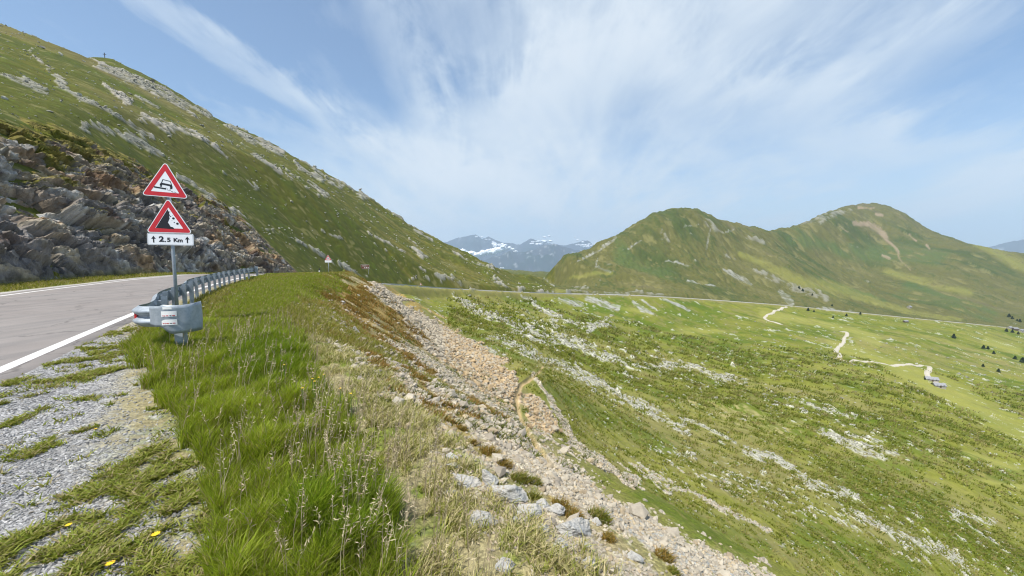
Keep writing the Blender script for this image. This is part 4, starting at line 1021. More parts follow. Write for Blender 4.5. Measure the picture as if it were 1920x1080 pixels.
# tussocks of rust and green on the near slope
tw = (rustm * 1.0 * ss(pixm + n_s, -.05, .25) + dry * ss(dn, .05, .25) * .20 + stony * .10) * (YY > 4) * (YY < 75) * (1 - dirt)
xy0, i, j, r = pick(tw, 5200, 33)
per = 16; xy = np.repeat(xy0, per, 0) + r.normal(0, 1, (len(xy0) * per, 2)) * np.clip(.0055 * np.repeat(xy0[:, 1], per), .04, .22)[:, None]
rk = np.repeat(rustm[i, j] > .4, per); rr = r.random(len(xy))
ct = np.where((rk & (rr < .7))[:, None], np.array([.30, .18, .05]), np.where((rr < .85)[:, None], np.array([.14, .165, .03]), np.array([.30, .25, .10]))) * r.uniform(.7, 1.2, len(xy))[:, None]
tag(blades('tussock_grass', xy, (.07 + .10 * r.random(len(xy))) * np.clip(.5 + xy[:, 1] / 30, .6, 1.6), .006 + .0011 * xy[:, 1], ct, 34, .7, lean=(.35, -.2)), kind='stuff')

# tufts on the valley side
vw = ((SS_ > 10) & (YY > 13) & (YY < 330) & (PXg > 840)) * (1 - .6 * ss(YY, 60, 320)) * (1 - ss(yel, .2, .6)) * (1 - palem) * (1 - pathw) * (1 - orm) * (1 - stony) * (.4 + 1.6 * ss(pixm, -.2, .4)) * (.5 + 1.3 * ss(n_l + n_m * .6, -.1, .3))
xy0, i, j, r = pick(vw, 9500, 35)
per = 9; q0 = np.repeat(xy0, per, 0); xy = q0 + r.normal(0, 1, q0.shape) * (.006 * q0[:, 1])[:, None]
cg = gcolr(len(xy0), r, (.125, .165, .010), (.25, .25, .045), .25, (.32, .28, .10)); cg = np.repeat(cg, per, 0)
tag(blades('valley_tufts', xy, (.0075 * xy[:, 1]) * (.6 + .6 * r.random(len(xy))), .0022 * xy[:, 1], cg, 36, .8, lean=(.35, -.15)), kind='stuff')

# mounded tussocks one can tell apart on the stony slope
def tussock(px, py, wpx, kind, lb):
    h = hit(px, py)
    if h is None: return
    R0 = wpx * h[1] / F * .66; n_ = 330; r = np.random.default_rng(int(px + py)); a = r.uniform(0, 6.283, n_); q = np.sqrt(r.random(n_))
    p = np.stack([h[0] + np.cos(a) * q * R0, h[1] + np.sin(a) * q * R0 * 1.2], 1)
    ca, cb = ((.34, .20, .05), (.20, .18, .03)) if kind else ((.12, .17, .012), (.26, .21, .05))
    o = blades('grass_tussock', p, R0 * (1.25 - .7 * q) * r.uniform(.8, 1.2, n_) * 1.1, np.full(n_, .003 + .0011 * h[1]), gcolr(n_, r, ca, cb, .1), int(px), .75, lean=(.25, -.15))
    tag(o, lb, 'grass tussock', 'grass tussocks on the stony slope')
for t_ in [(918, 852, 30, 1, 'rusty orange tussock highest of the row above the upright grey boulder'), (945, 872, 24, 1, 'brown green tussock just below the highest rusty one'), (976, 900, 30, 0, 'dark green tussock in the middle of the slope left of the path'), (1002, 905, 22, 0, 'smaller green tussock beside the dark green one'),
           (1000, 935, 26, 0, 'olive tussock under the two green ones'), (1052, 950, 30, 1, 'broad rusty tussock above the cream boulder'), (1075, 968, 28, 1, 'rust and green tussock touching the broad rusty one'), (1125, 972, 34, 0, 'long green brown tussock at the edge of the grey scree'),
           (1138, 1008, 24, 1, 'small rusty tussock right of the cream boulder'), (1245, 1045, 28, 1, 'brown tussock low on the slope beside the grey scree'), (1262, 1072, 18, 0, 'small green tussock near the bottom edge of the slope'), (885, 832, 18, 1, 'small orange tussock above the bare tan ground'), (866, 805, 16, 1, 'tiny rusty tussock in the upper line of tussocks'), (824, 778, 16, 1, 'uppermost tiny tussock beside the pale scree')]:
    tussock(*t_)
# ------------------------------------------------------------------ made things
def paint(name, c, rough=.5, metal=0.0, var=.12, sc=8, spec=.4):
    m, n, b = newmat(name); co = n.n('ShaderNodeTexCoord').outputs['Object']
    q = n.noise(co, sc, 5, .65)
    n.put(b.inputs['Base Color'], n.mix(n.rng(q, .3, .7), tuple(x * (1 - var) for x in c) + (1,), tuple(min(1, x * (1 + var)) for x in c) + (1,)))
    b.inputs['Roughness'].default_value = rough; b.inputs['Metallic'].default_value = metal; b.inputs['Specular IOR Level'].default_value = spec
    return m
M_galv, n, b = newmat('galvanised_steel'); co = n.n('ShaderNodeTexCoord').outputs['Object']
q = n.noise(co, 3, 6, .7); q2 = n.noise(co, 22, 4, .6)
c = n.mix(n.rng(q, .3, .7), (.24, .28, .31, 1), (.40, .44, .48, 1)); c = n.mix(n.rng(q2, .55, .75, 0, .5), c, (.17, .20, .22, 1)); c = n.mix(n.rng(q, .60, .72, 0, .5), c, (.30, .24, .18, 1))
n.put(b.inputs['Base Color'], c); b.inputs['Roughness'].default_value = .55; b.inputs['Metallic'].default_value = .35
M_white = paint('sign_white', (.74, .76, .78), .35, 0, .04); M_red = paint('sign_red', (.50, .022, .03), .35, 0, .08); M_black = paint('sign_black', (.012, .012, .015), .4, 0, .1)
M_back = paint('grey_backing', (.30, .32, .34), .5, .3); M_brownp = paint('brown_sign', (.14, .055, .03), .5); M_refl = paint('red_reflector', (.75, .03, .03), .25)
M_stick = paint('sticker_paper', (.78, .78, .76), .5, 0, .05); M_wood = paint('weathered_post', (.20, .16, .12), .9, 0, .3, 14)
def poly_prism(pts, y0, y1):
    """2-D outline (x, z) pushed from y0 to y1; returns verts, polygons"""
    k = len(pts); V = [(x, y0, z) for x, z in pts] + [(x, y1, z) for x, z in pts]
    Fc = [list(range(k)), list(range(2 * k - 1, k - 1, -1))] + [[i, i + k, (i + 1) % k + k, (i + 1) % k] for i in range(k)]
    return V, Fc
def pym(name, V, Fc, mat, parent=None, smooth=False):
    me = bpy.data.meshes.new(name); me.from_pydata([tuple(v) for v in V], [], Fc); me.validate(); me.update()
    for p in me.polygons: p.use_smooth = smooth
    me.materials.append(mat); o = bpy.data.objects.new(name, me); COL.objects.link(o)
    if parent: o.parent = parent
    return o
def joinp(parts):
    V, Fc = [], []
    for v, f in parts:
        o = len(V); V += list(v); Fc += [[i + o for i in q] for q in f]
    return V, Fc
def empty(name, loc, rot=(0, 0, 0), label=None, cat=None, group=None):
    o = bpy.data.objects.new(name, None); o.empty_display_size = .2; COL.objects.link(o); o.location = loc; o.rotation_euler = rot
    return tag(o, label, cat, group)
def roundpoly(pts, r, n=6):
    out = []; k = len(pts)
    for i in range(k):
        p = np.array(pts[i], float); a = np.array(pts[i - 1], float) - p; c = np.array(pts[(i + 1) % k], float) - p
        a /= np.linalg.norm(a); c /= np.linalg.norm(c); bis = a + c; bis /= np.linalg.norm(bis); h = math.acos(np.clip(a @ c, -1, 1)) / 2
        d = r / math.tan(h); cen_ = p + bis * r / math.sin(h); s0 = p + a * d - cen_; s1 = p + c * d - cen_
        a0 = math.atan2(s0[1], s0[0]); a1 = math.atan2(s1[1], s1[0]); da = (a1 - a0 + math.pi) % (2 * math.pi) - math.pi
        for q in range(n + 1): t = a0 + da * q / n; out.append((cen_[0] + r * math.cos(t), cen_[1] + r * math.sin(t)))
    return out
def cyl(r, z0, z1, n=14, r1=None, x=0, y=0):
    r1 = r if r1 is None else r1; V = []
    for z, rr in ((z0, r), (z1, r1)):
        V += [(x + rr * math.cos(6.2832 * i / n), y + rr * math.sin(6.2832 * i / n), z) for i in range(n)]
    return V, [[i, (i + 1) % n, (i + 1) % n + n, i + n] for i in range(n)] + [list(range(n - 1, -1, -1)), list(range(n, 2 * n))]
def bxp(x0, x1, y0, y1, z0, z1):
    V = [(x, y, z) for z in (z0, z1) for x, y in ((x0, y0), (x1, y0), (x1, y1), (x0, y1))]
    return V, [[3, 2, 1, 0], [4, 5, 6, 7], [0, 1, 5, 4], [1, 2, 6, 5], [2, 3, 7, 6], [3, 0, 4, 7]]
def tri(side, inset):
    h = side * .866; s = side - inset * 3.4641; r = inset
    return [(-s / 2, r), (s / 2, r), (0, r + s * .866)]
def tri_sign(parent, z, roll, which, side=.9):
    th = .012
    V, Fc = poly_prism(roundpoly(tri(side, 0), .045), 0, th)
    o = pym('warning_plate', V, Fc, M_white, parent); o.location = (0, -.06, z); o.rotation_euler = (0, roll, 0)
    # open red frame
    a = roundpoly(tri(side, .014), .034); bq = roundpoly(tri(side, .104), .006)
    k = len(a); V = [(x, -.0015, zz) for x, zz in a] + [(x, -.0015, zz) for x, zz in bq] + [(x, .0005, zz) for x, zz in a] + [(x, .0005, zz) for x, zz in bq]
    Fc = []
    for i in range(k):
        j = (i + 1) % k; Fc += [[i, j, j + k, i + k], [i + 2 * k, i + 3 * k, j + 3 * k, j + 2 * k], [i, i + 2 * k, j + 2 * k, j], [i + k, j + k, j + 3 * k, i + 3 * k]]
    pym('red_border', V, Fc, M_red, o)
    pr = []
    if which == 'rockfall':
        q = lambda x, y: ((x - 355) / 640, (856 - y) / 505)
        pr.append(poly_prism([q(*t) for t in [(190, 803), (346, 590), (352, 606), (366, 622), (362, 640), (372, 655), (360, 672), (366, 690), (342, 738), (356, 757), (372, 784), (402, 790), (420, 813)]][::-1], -.0025, -.0005))
        for x, y, r in [(372, 617, 5), (378, 668, 8), (412, 690, 16), (393, 717, 4), (420, 735, 7), (458, 748, 16), (404, 655, 3)]:
            X, Zc = q(x, y); pr.append(poly_prism([(X + r / 600 * math.cos(t * .7854), Zc + r / 640 * math.sin(t * .7854)) for t in range(8)], -.0025, -.0005))
        V, Fc = joinp(pr); pym('rockfall_symbol', V, Fc, M_black, o)
    elif which == 'shoulder':
        q = lambda x, y: ((x - 340) / 640, (446 - y) / 505)
        pr.append(poly_prism([q(*t) for t in [(205, 336), (205, 352), (352, 364), (352, 348)]], -.0025, -.0005))
        for t in [(296, 296, 312, 254), (312, 254, 402, 268), (402, 268, 420, 308)]:
            x0, y0, x1, y1 = t; a_ = np.array(q(x0, y0)); c_ = np.array(q(x1, y1)); d = c_ - a_; d /= np.linalg.norm(d); nn = np.array([-d[1], d[0]]) * .007
            pr.append(poly_prism([a_ - nn, c_ - nn, c_ + nn, a_ + nn], -.0025, -.0005))
        pr.append(poly_prism([q(*t) for t in [(292, 290), (276, 306), (276, 320), (300, 324), (304, 312), (398, 322), (400, 336), (430, 340), (430, 322), (420, 304)]], -.0027, -.0005))
        pr.append(poly_prism([q(*t) for t in [(310, 300), (310, 310), (396, 320), (396, 310)]], -.0024, -.0005))
        for t in [(278, 324, 302, 336), (400, 338, 428, 352)]:
            pr.append(poly_prism([q(t[0], t[1]), q(t[0], t[3]), q(t[2], t[3]), q(t[2], t[1])], -.0023, -.0005))
        rr = random.Random(4)
        for k_ in range(26):
            x = 352 + k_ * 5.4 + rr.uniform(-6, 6); y = 356 + (x - 352) * .34 + rr.uniform(-13, 9); s = rr.uniform(2, 5); X, Zc = q(x, y)
            pr.append(poly_prism([(X - s / 640, Zc), (X, Zc - s / 505), (X + s / 640, Zc + .002), (X, Zc + s / 505)], -.0025, -.0005))
        V, Fc = joinp(pr); pym('car_symbol', V, Fc, M_black, o)
    else:
        pr.append(poly_prism([(-.10, .24), (.10, .24), (.10, .30), (.06, .36), (-.06, .36), (-.10, .30)], -.0025, -.0005))
        V, Fc = joinp(pr); pym('car_symbol', V, Fc, M_black, o)
    return o
def textmesh(body, size, x, z, parent, name='lettering', bold=.0035, sx=1.0, mat=None):
    cu = bpy.data.curves.new(name, 'FONT'); cu.body = body; cu.size = size; cu.offset = bold * size / .1; cu.extrude = .001; cu.align_x = 'CENTER'; cu.align_y = 'CENTER'
    t = bpy.data.objects.new(name, cu); COL.objects.link(t); dg = bpy.context.evaluated_depsgraph_get(); me = bpy.data.meshes.new_from_object(t.evaluated_get(dg)); me.name = name
    bpy.data.objects.remove(t); me.materials.clear(); me.materials.append(mat or M_black)
    o = bpy.data.objects.new(name, me); COL.objects.link(o); o.parent = parent; o.location = (x, -.0025, z); o.rotation_euler = (math.pi / 2, 0, 0); o.scale = (sx, 1, 1); return o
sp = P(323, 450, 8.8)
gz = zat(sp[0], 8.8)[0]
rs_ = empty('warning_sign_post', (sp[0], 8.8, gz), (0, 0, math.radians(13)), 'tall pole with two big red warning triangles above a distance plate by the guardrail', 'road sign', 'road signs')
V, Fc = joinp([cyl(.034, -.2, 3.55 - gz), cyl(.038, 3.55 - gz, 3.57 - gz)]); pym('pole', V, Fc, M_galv, rs_, True)
for zc_ in (2.0, 2.45, 2.35, 3.1, 3.3):
    V, Fc = bxp(-.06, .06, -.05, .04, zc_ - gz - .02, zc_ - gz + .02); pym('clamp', V, Fc, M_back, rs_)
t1 = tri_sign(rs_, 2.93 - gz, math.radians(3.6), 'shoulder'); t1.location.x = -.045
t2 = tri_sign(rs_, 2.13 - gz, math.radians(1.0), 'rockfall'); t2.location.x = -.01
V, Fc = poly_prism(roundpoly([(-.445, 0), (.445, 0), (.445, .262), (-.445, .262)], .03), 0, .012)
pl_ = pym('distance_plate', V, Fc, M_white, rs_); pl_.location = (.0, -.06, 1.855 - gz); pl_.rotation_euler = (0, math.radians(.8), 0)
fr_o = roundpoly([(-.438, .007), (.438, .007), (.438, .255), (-.438, .255)], .026); fr_i = roundpoly([(-.430, .015), (.430, .015), (.430, .247), (-.430, .247)], .02); k = len(fr_o)
V = [(x, -.001, z) for x, z in fr_o] + [(x, -.001, z) for x, z in fr_i]; Fc = [[i, (i + 1) % k, (i + 1) % k + k, i + k] for i in range(k)]
pym('plate_rim', V, Fc, M_back, pl_)
textmesh('2', .165, -.175, .13, pl_, sx=1.2); textmesh('5', .125, -.035, .118, pl_, sx=1.2); textmesh('K', .12, .095, .115, pl_, sx=1.1); textmesh('m', .12, .185, .112, pl_, sx=1.1)
V, Fc = poly_prism([(-.105 + .014 * math.cos(t * .7854), .082 + .014 * math.sin(t * .7854)) for t in range(8)], -.0025, -.0005); pym('lettering', V, Fc, M_black, pl_)
for x in (-.325, .325):
    V, Fc = poly_prism([(x - .012, .055), (x + .012, .055), (x + .012, .14), (x + .045, .135), (x, .205), (x - .045, .135), (x - .012, .14)], -.0025, -.0005); pym('arrow', V, Fc, M_black, pl_)
# further signs
def small_post(px, py, Y, hpole, label, yaw=10, second=True):
    q = P(px, py, Y); g = zat(q[0], Y)[0]
    e = empty('warning_sign_post', (q[0], Y, g), (0, 0, math.radians(yaw)), label, 'road sign', 'road signs')
    zt = q[2] - g
    V, Fc = cyl(.045, -.3, zt + .7); pym('pole', V, Fc, M_galv, e, True)
    tri_sign(e, zt, 0, 'far')
    if second:
        V, Fc = poly_prism(roundpoly([(-.44, 0), (.44, 0), (.44, .30), (-.44, .30)], .03), 0, .012); o = pym('distance_plate', V, Fc, M_white, e); o.location = (0, -.06, zt - .31)
small_post(615.5, 488, 54, 2.5, 'small distant warning triangle over a white plate on the crest of the grass bank')
hq = hit(789, 536.5, 60)
if hq is not None:
    Yq = hq[1]; q = P(789, 534, Yq)
    e = empty('warning_sign_post', (hq[0], Yq, hq[2]), (0, 0, .1), 'tiny white triangular sign standing at the edge of the far road', 'road sign', 'road signs'); V, Fc = cyl(.06, -.3, 1.4); pym('pole', V, Fc, M_galv, e); tri_sign(e, .7, 0, 'far', 1.15)
# brown tourist board
hq = hit(685, 511.5, 60); hb = 8 * hq[1] / F; wb = 15 * hq[1] / F; zb = P(685, 504.2, hq[1])[2] - hq[2]
bd = empty('tourist_board', tuple(hq), (0, 0, .12), 'brown tourist board with white lettering on two posts below the hillside', 'sign')
for sx in (-.4, .4):
    V, Fc = cyl(.06, -.6, zb + hb, 8, x=wb * sx); pym('post', V, Fc, M_galv, bd)
V, Fc = bxp(-wb / 2, wb / 2, -.12, -.07, zb, zb + hb); bo = pym('panel', V, Fc, M_brownp, bd)
V, Fc = joinp([bxp(-wb / 2, wb / 2, -.125, -.121, zb, zb + .05), bxp(-wb / 2, wb / 2, -.125, -.121, zb + hb - .05, zb + hb), bxp(-wb / 2, -wb / 2 + .05, -.125, -.121, zb + .05, zb + hb - .05), bxp(wb / 2 - .05, wb / 2, -.125, -.121, zb + .05, zb + hb - .05)]); pym('rim', V, Fc, M_white, bo)
for a_ in (-.08, .12, .32):
    V, Fc = bxp(wb * a_, wb * (a_ + .09), -.126, -.121, zb + hb * .18, zb + hb * .42); pym('lettering', V, Fc, M_white, bo)
for a_ in (-.35, -.22, -.1, .05, .2):
    V, Fc = bxp(wb * a_, wb * (a_ + .06), -.126, -.121, zb + hb * .62, zb + hb * .78); pym('lettering', V, Fc, M_white, bo)
# delineator
dl = P(598.5, 514, 52); g = zat(dl[0], 52)[0]
e = empty('delineator_post', (dl[0], 52, g), (0, .06, .2), 'short white roadside marker post with a black cap on the grass bank', 'marker post')
zt = P(598.5, 503.5, 52)[2] - g
V, Fc = joinp([poly_prism([(-.075, -.1), (.075, -.1), (.065, zt - .25), (-.065, zt - .25)], -.05, .05)]); pym('shaft', V, Fc, M_white, e)
V, Fc = poly_prism([(-.065, zt - .25), (.065, zt - .25), (.06, zt - .02), (-.06, zt + .05)], -.052, .052); pym('cap', V, Fc, M_black, e)
# summit cross
hc = None
for yy_ in np.arange(100, 140, .5):
    hc = hit(196.5, yy_, 60)
    if hc is not None: break
e = empty('summit_cross', tuple(hc), (0, 0, .3), 'thin dark cross standing on the crest of the left hill', 'cross')
M_iron = paint('dark_wood', (.06, .05, .045), .9); hh_ = 3.1
V, Fc = bxp(-.13, .13, -.13, .13, -.8, hh_); pym('upright', V, Fc, M_iron, e); V, Fc = bxp(-.85, .85, -.1, .1, hh_ * .66, hh_ * .66 + .22); pym('crossbar', V, Fc, M_iron, e)

# ------------------------------------------------------------------ guardrail beside the road
GP = catmull([(-5.55, 6.44), (-5.78, 6.33), (-6.06, 6.29), (-6.30, 6.43), (-6.42, 6.72), (-6.76, 7.22), (-7.3, 7.85), (-8.43, 9.2), (-10.25, 12), (-11.85, 14.1), (-14.15, 18), (-16.1, 21.5), (-17.75, 25), (-19.35, 28.4), (-20.7, 31)], .12)
GL = np.concatenate([[0], np.cumsum(np.linalg.norm(np.diff(GP, axis=0), axis=1))]); GD = np.gradient(GP, axis=0); GD /= np.linalg.norm(GD, axis=1)[:, None]; GN = np.stack([-GD[:, 1], GD[:, 0]], 1) * -1.0   # GN: towards the road
if (GN[60] @ np.array([-1, -.6])) < 0: GN = -GN
gr_ = empty('guardrail', (GP[40][0], GP[40][1], 0), label='near galvanised guardrail with rounded end plate curving along the road edge', cat='guardrail', group='guardrails')
def prof_w(nw=24, z0=.44, z1=.78, amp=.085, waves=2):
    out = []
    for i in range(nw + 1):
        t = i / nw; out.append((amp * (.5 - .5 * math.cos(t * waves * 2 * math.pi)) ** .7, z0 + (z1 - z0) * t))
    return out
def sweep(path, nor, prof, th, ox=(0, 0), zoff=None):
    k = len(prof); V = []; zoff = np.zeros(len(path)) if zoff is None else zoff
    for p, nn, zo in zip(path, nor, zoff):
        for d, z in prof: V.append((p[0] + nn[0] * (d + th) - ox[0], p[1] + nn[1] * (d + th) - ox[1], z + zo))
        for d, z in reversed(prof): V.append((p[0] + nn[0] * d - ox[0], p[1] + nn[1] * d - ox[1], z + zo))
    m = 2 * k; Fc = []
    for i in range(len(path) - 1):
        for j in range(m): Fc.append([i * m + j, i * m + (j + 1) % m, (i + 1) * m + (j + 1) % m, (i + 1) * m + j])
    Fc += [list(range(m)), list(range((len(path) - 1) * m, len(path) * m))[::-1]]
    return V, Fc
O_ = (gr_.location.x, gr_.location.y)
V, Fc = sweep(GP, GN, prof_w(), .004, O_); beam = pym('beam', V, Fc, M_galv, gr_, True)
# seams and bolts of the beam are pieces of it
def at(l): return np.array([np.interp(l, GL, GP[:, 0]), np.interp(l, GL, GP[:, 1])]), np.array([np.interp(l, GL, GD[:, 0]), np.interp(l, GL, GD[:, 1])]), np.array([np.interp(l, GL, GN[:, 0]), np.interp(l, GL, GN[:, 1])])
def orient(parts_fn, l, z=0):
    p, d, nn = at(l); V, Fc = parts_fn()
    V = [(p[0] + d[0] * x + nn[0] * y - O_[0], p[1] + d[1] * x + nn[1] * y - O_[1], zz + z) for x, y, zz in V]
    return V, Fc
def chan(w, dpt, z0, z1, t=.006):
    return joinp([bxp(-w / 2, w / 2, -.16, -.16 + t, z0, z1), bxp(-w / 2, -w / 2 + t, -.16 + t, -.16 + dpt, z0, z1), bxp(w / 2 - t, w / 2, -.16 + t, -.16 + dpt, z0, z1)])
def gpost(w, z0, z1):
    # channel post with dark bolt holes on its web
    parts = [chan(w, .09, z0, z1)]
    return joinp(parts)
pl0 = np.arange(2.3, GL[-1] - 3.5, 1.42); pl0 = np.concatenate([pl0, [GL[-1] - .25]])
M_hole = paint('bolt_dark', (.05, .05, .055), .7)
for l in pl0:
    p, d, nn = at(l); g = zat(p[0], p[1])[0]
    V, Fc = orient(lambda: gpost(.135, g - .35, .80), l); po = pym('post', V, Fc, M_galv, gr_)
    V, Fc = orient(lambda: joinp([bxp(-.05, .05, -.07, -.005, .48, .72), poly_prism([(-.085, .52), (.085, .52), (.06, .74), (-.06, .74)], -.075, -.069)]), l); pym('spacer', V, Fc, M_galv, gr_)
    V, Fc = orient(lambda: bxp(-.014, .014, -.164, -.161, .60, .65), l); pym('bolt_hole', V, Fc, M_hole, po)
# terminal plate on the camera side of the bend, rolled round at its right end
TP = catmull([(-5.84, 6.20), (-5.72, 6.17), (-5.60, 6.17), (-5.50, 6.20), (-5.43, 6.28), (-5.38, 6.40), (-5.39, 6.52), (-5.46, 6.60)], .02)
TD = np.gradient(TP, axis=0); TD /= np.linalg.norm(TD, axis=1)[:, None]; TN = np.stack([TD[:, 1], -TD[:, 0]], 1)
V = []; K = len(TP)
for i, (p, nn) in enumerate(zip(TP, TN)):
    f = i / (K - 1); zl = .49 - .02 * ss(np.float64(f), 0, .15) - .12 * ss(np.float64(f), .22, .42); zh = .785 + .04 * ss(np.float64(f), .2, .3) + .012 * math.sin(f * 9) - .01 * (f > .95); dent = .012 * math.sin(f * 23) * (f > .3)
    for q in range(9):
        z = zl + (zh - zl) * q / 8; b_ = dent * math.sin(q / 8 * 3.1)
        V.append((p[0] + nn[0] * (.055 + b_) - O_[0], p[1] + nn[1] * (.055 + b_) - O_[1], z))
nV = len(V); V2 = []
for i, (p, nn) in enumerate(zip(TP, TN)):
    for q in range(9):
        a_ = V[i * 9 + q]; V2.append((a_[0] - nn[0] * .006, a_[1] - nn[1] * .006, a_[2]))
Fc = []
for i in range(K - 1):
    for q in range(8):
        a_ = i * 9 + q; Fc += [[a_, a_ + 9, a_ + 10, a_ + 1], [nV + a_, nV + a_ + 1, nV + a_ + 10, nV + a_ + 9]]
    a_ = i * 9; Fc += [[a_, nV + a_, nV + a_ + 9, a_ + 9], [a_ + 8, a_ + 17, nV + a_ + 17, nV + a_ + 8]]
term = pym('end_plate', V + V2, Fc, M_galv, gr_, True)
def on_plate(f0, f1, z0, z1, lift, mat, name, outline=None):
    n_ = 10; V = []
    for i in range(n_ + 1):
        f = f0 + (f1 - f0) * i / n_; k_ = f * (K - 1); p = np.array([np.interp(k_, range(K), TP[:, 0]), np.interp(k_, range(K), TP[:, 1])]); nn = np.array([np.interp(k_, range(K), TN[:, 0]), np.interp(k_, range(K), TN[:, 1])])
        zt_ = z1 - (z1 - z0) * .22 * max(0, 1 - i / 3.0) ** 1.2 * (outline == 'slant')
        for z in (z0, zt_): V.append((p[0] + nn[0] * (.057 + .012 + lift) - O_[0], p[1] + nn[1] * (.057 + .012 + lift) - O_[1], z))
    return pym(name, V, [[2 * i, 2 * i + 2, 2 * i + 3, 2 * i + 1] for i in range(n_)], mat, gr_)
on_plate(.30, .42, .755, .795, .0, M_stick, 'sticker'); on_plate(.27, .47, .635, .725, .0, M_stick, 'sticker'); on_plate(.27, .47, .50, .59, .0, M_stick, 'sticker', 'slant')
for z in (.642, .518):
    for a_, w_, mt in ((.29, .022, M_red), (.32, .014, M_red), (.345, .032, M_red), (.39, .022, M_black), (.42, .03, M_red)):
        on_plate(a_, a_ + w_, z + .003 * (w_ > .015), z + .016, .002, mt, 'sticker_print')
# red reflector in the fold of the bend
for l in (.86,):
    V, Fc = orient(lambda: joinp([poly_prism([(-.08, .56), (.08, .545), (.06, .605), (.08, .66), (-.08, .655)], .03, .06)]), l); pym('reflector', V, Fc, M_refl, gr_)
g = zat(-5.62, 6.5)[0]
V, Fc = bxp(-5.66 - O_[0], -5.52 - O_[0], 6.35 - O_[1], 6.45 - O_[1], g - .3, .72); pym('post', V, Fc, M_galv, gr_)
# far end piece
V, Fc = orient(lambda: joinp([bxp(-.35, .35, -.06, -.01, .36, .82), bxp(-.05, .05, -.2, -.06, .1, .8)]), GL[-1] - .3); pym('end_plate', V, Fc, M_galv, gr_)
def far_rail(y0, y1, label):
    m = (ROAD[:, 1] > y0) & (ROAD[:, 1] < y1); R3 = ROAD[m][::4]; N3 = RNOR[m][::4]; o = (R3[0, 0], R3[0, 1])
    e = empty('guardrail', (o[0], o[1], 0), label=label, cat='guardrail', group='guardrails')
    path = R3[:, :2] + N3 * .75; V, Fc = sweep(path, N3, [(0, .42), (.05, .50), (.01, .6), (.05, .70), (0, .80)], .03, o, R3[:, 2]); pym('beam', V, Fc, M_galv, e, True)
    for k_ in range(0, len(path)):
        V, Fc = bxp(path[k_, 0] - .07 - o[0], path[k_, 0] + .07 - o[0], path[k_, 1] + .06 - o[1] * 1, path[k_, 1] + .2 - o[1], R3[k_, 2] - .5, R3[k_, 2] + .8); pym('post', V, Fc, M_galv, e)
far_rail(146, 236, 'distant guardrail along the outer edge of the far road below the hillside')
far_rail(338, 405, 'farthest guardrail, a thin pale strip where the road turns under the saddle')

# ------------------------------------------------------------------ huts, trees
M_roof = paint('grey_shingles', (.27, .27, .28), .8, 0, .15, 2); M_wall = paint('stone_wall', (.36, .33, .29), .9, 0, .2, 3); M_plank = paint('dark_planks', (.12, .085, .06), .9, 0, .3, 3); M_dark = paint('dark_opening', (.02, .02, .022), .4)
def hut(px, py, wpx, dpx, hpx, yaw, label, wall=M_wall, roof=M_roof, wins=2):
    h = hit(px, py, 60)
    if h is None: return
    k = h[1] / F; w, d, ht = wpx * k, dpx * k, hpx * k
    e = empty('hut', tuple(h), (0, 0, yaw), label, 'hut', 'mountain huts')
    V, Fc = joinp([bxp(-w / 2, w / 2, -d / 2, d / 2, -2.5, ht), ([(-w / 2, -d / 2, ht), (-w / 2, d / 2, ht), (-w / 2, 0, ht + d * .3), (w / 2, -d / 2, ht), (w / 2, d / 2, ht), (w / 2, 0, ht + d * .3)], [[0, 1, 2], [5, 4, 3]])]); pym('wall', V, Fc, wall, e)
    a = .35; V = []; s_ = .6
    for x in (-w / 2 - a, w / 2 + a):
        V += [(x, -d / 2 - a, ht - a * s_), (x, 0, ht + d * .3 + .02), (x, d / 2 + a, ht - a * s_), (x, d / 2 + a, ht - a * s_ + .2), (x, 0, ht + d * .3 + .24), (x, -d / 2 - a, ht - a * s_ + .2)]
    pym('roof', V, [[0, 1, 2, 3, 4, 5], [11, 10, 9, 8, 7, 6]] + [[i, i + 6, (i + 1) % 6 + 6, (i + 1) % 6] for i in range(6)], roof, e)
    V, Fc = bxp(-.5, .5, -d / 2 - .06, -d / 2 - .003, 0, 1.9); pym('door', V, Fc, M_plank, e)
    for q in range(wins):
        x = (-1, 1)[q] * w * .3; V, Fc = bxp(x - .4, x + .4, -d / 2 - .05, -d / 2 - .003, 1.0, 1.9); pym('window', V, Fc, M_dark, e)
for a in [(1746, 714, 17, 11, 4.2, -.5, 'upper hut with a long pale grey roof where the dirt track ends', M_wall), (1760, 725.5, 16, 11, 4.2, -.35, 'lower hut with a bluish grey roof below the end of the dirt track', M_wall),
          (1705, 577, 6, 5, 2.2, .3, 'lone small stone hut on the yellow meadow above the far road', M_wall), (1698, 604, 8, 4, 2, .1, 'low dark hut just under the far road', M_plank),
          (1893, 616.5, 7, 5, 3, .2, 'leftmost hut of the cluster at the right edge beside the road', M_wall), (1903, 619, 8, 5, 3.4, -.1, 'hut in the middle of the cluster at the right edge', M_plank), (1914, 622, 8, 5, 3.2, .3, 'rightmost hut of the cluster at the right edge', M_wall)]:
    hut(*a)
M_crown = leafmat('conifer_needles', .15); M_trunk = paint('bark', (.10, .075, .055), .95)
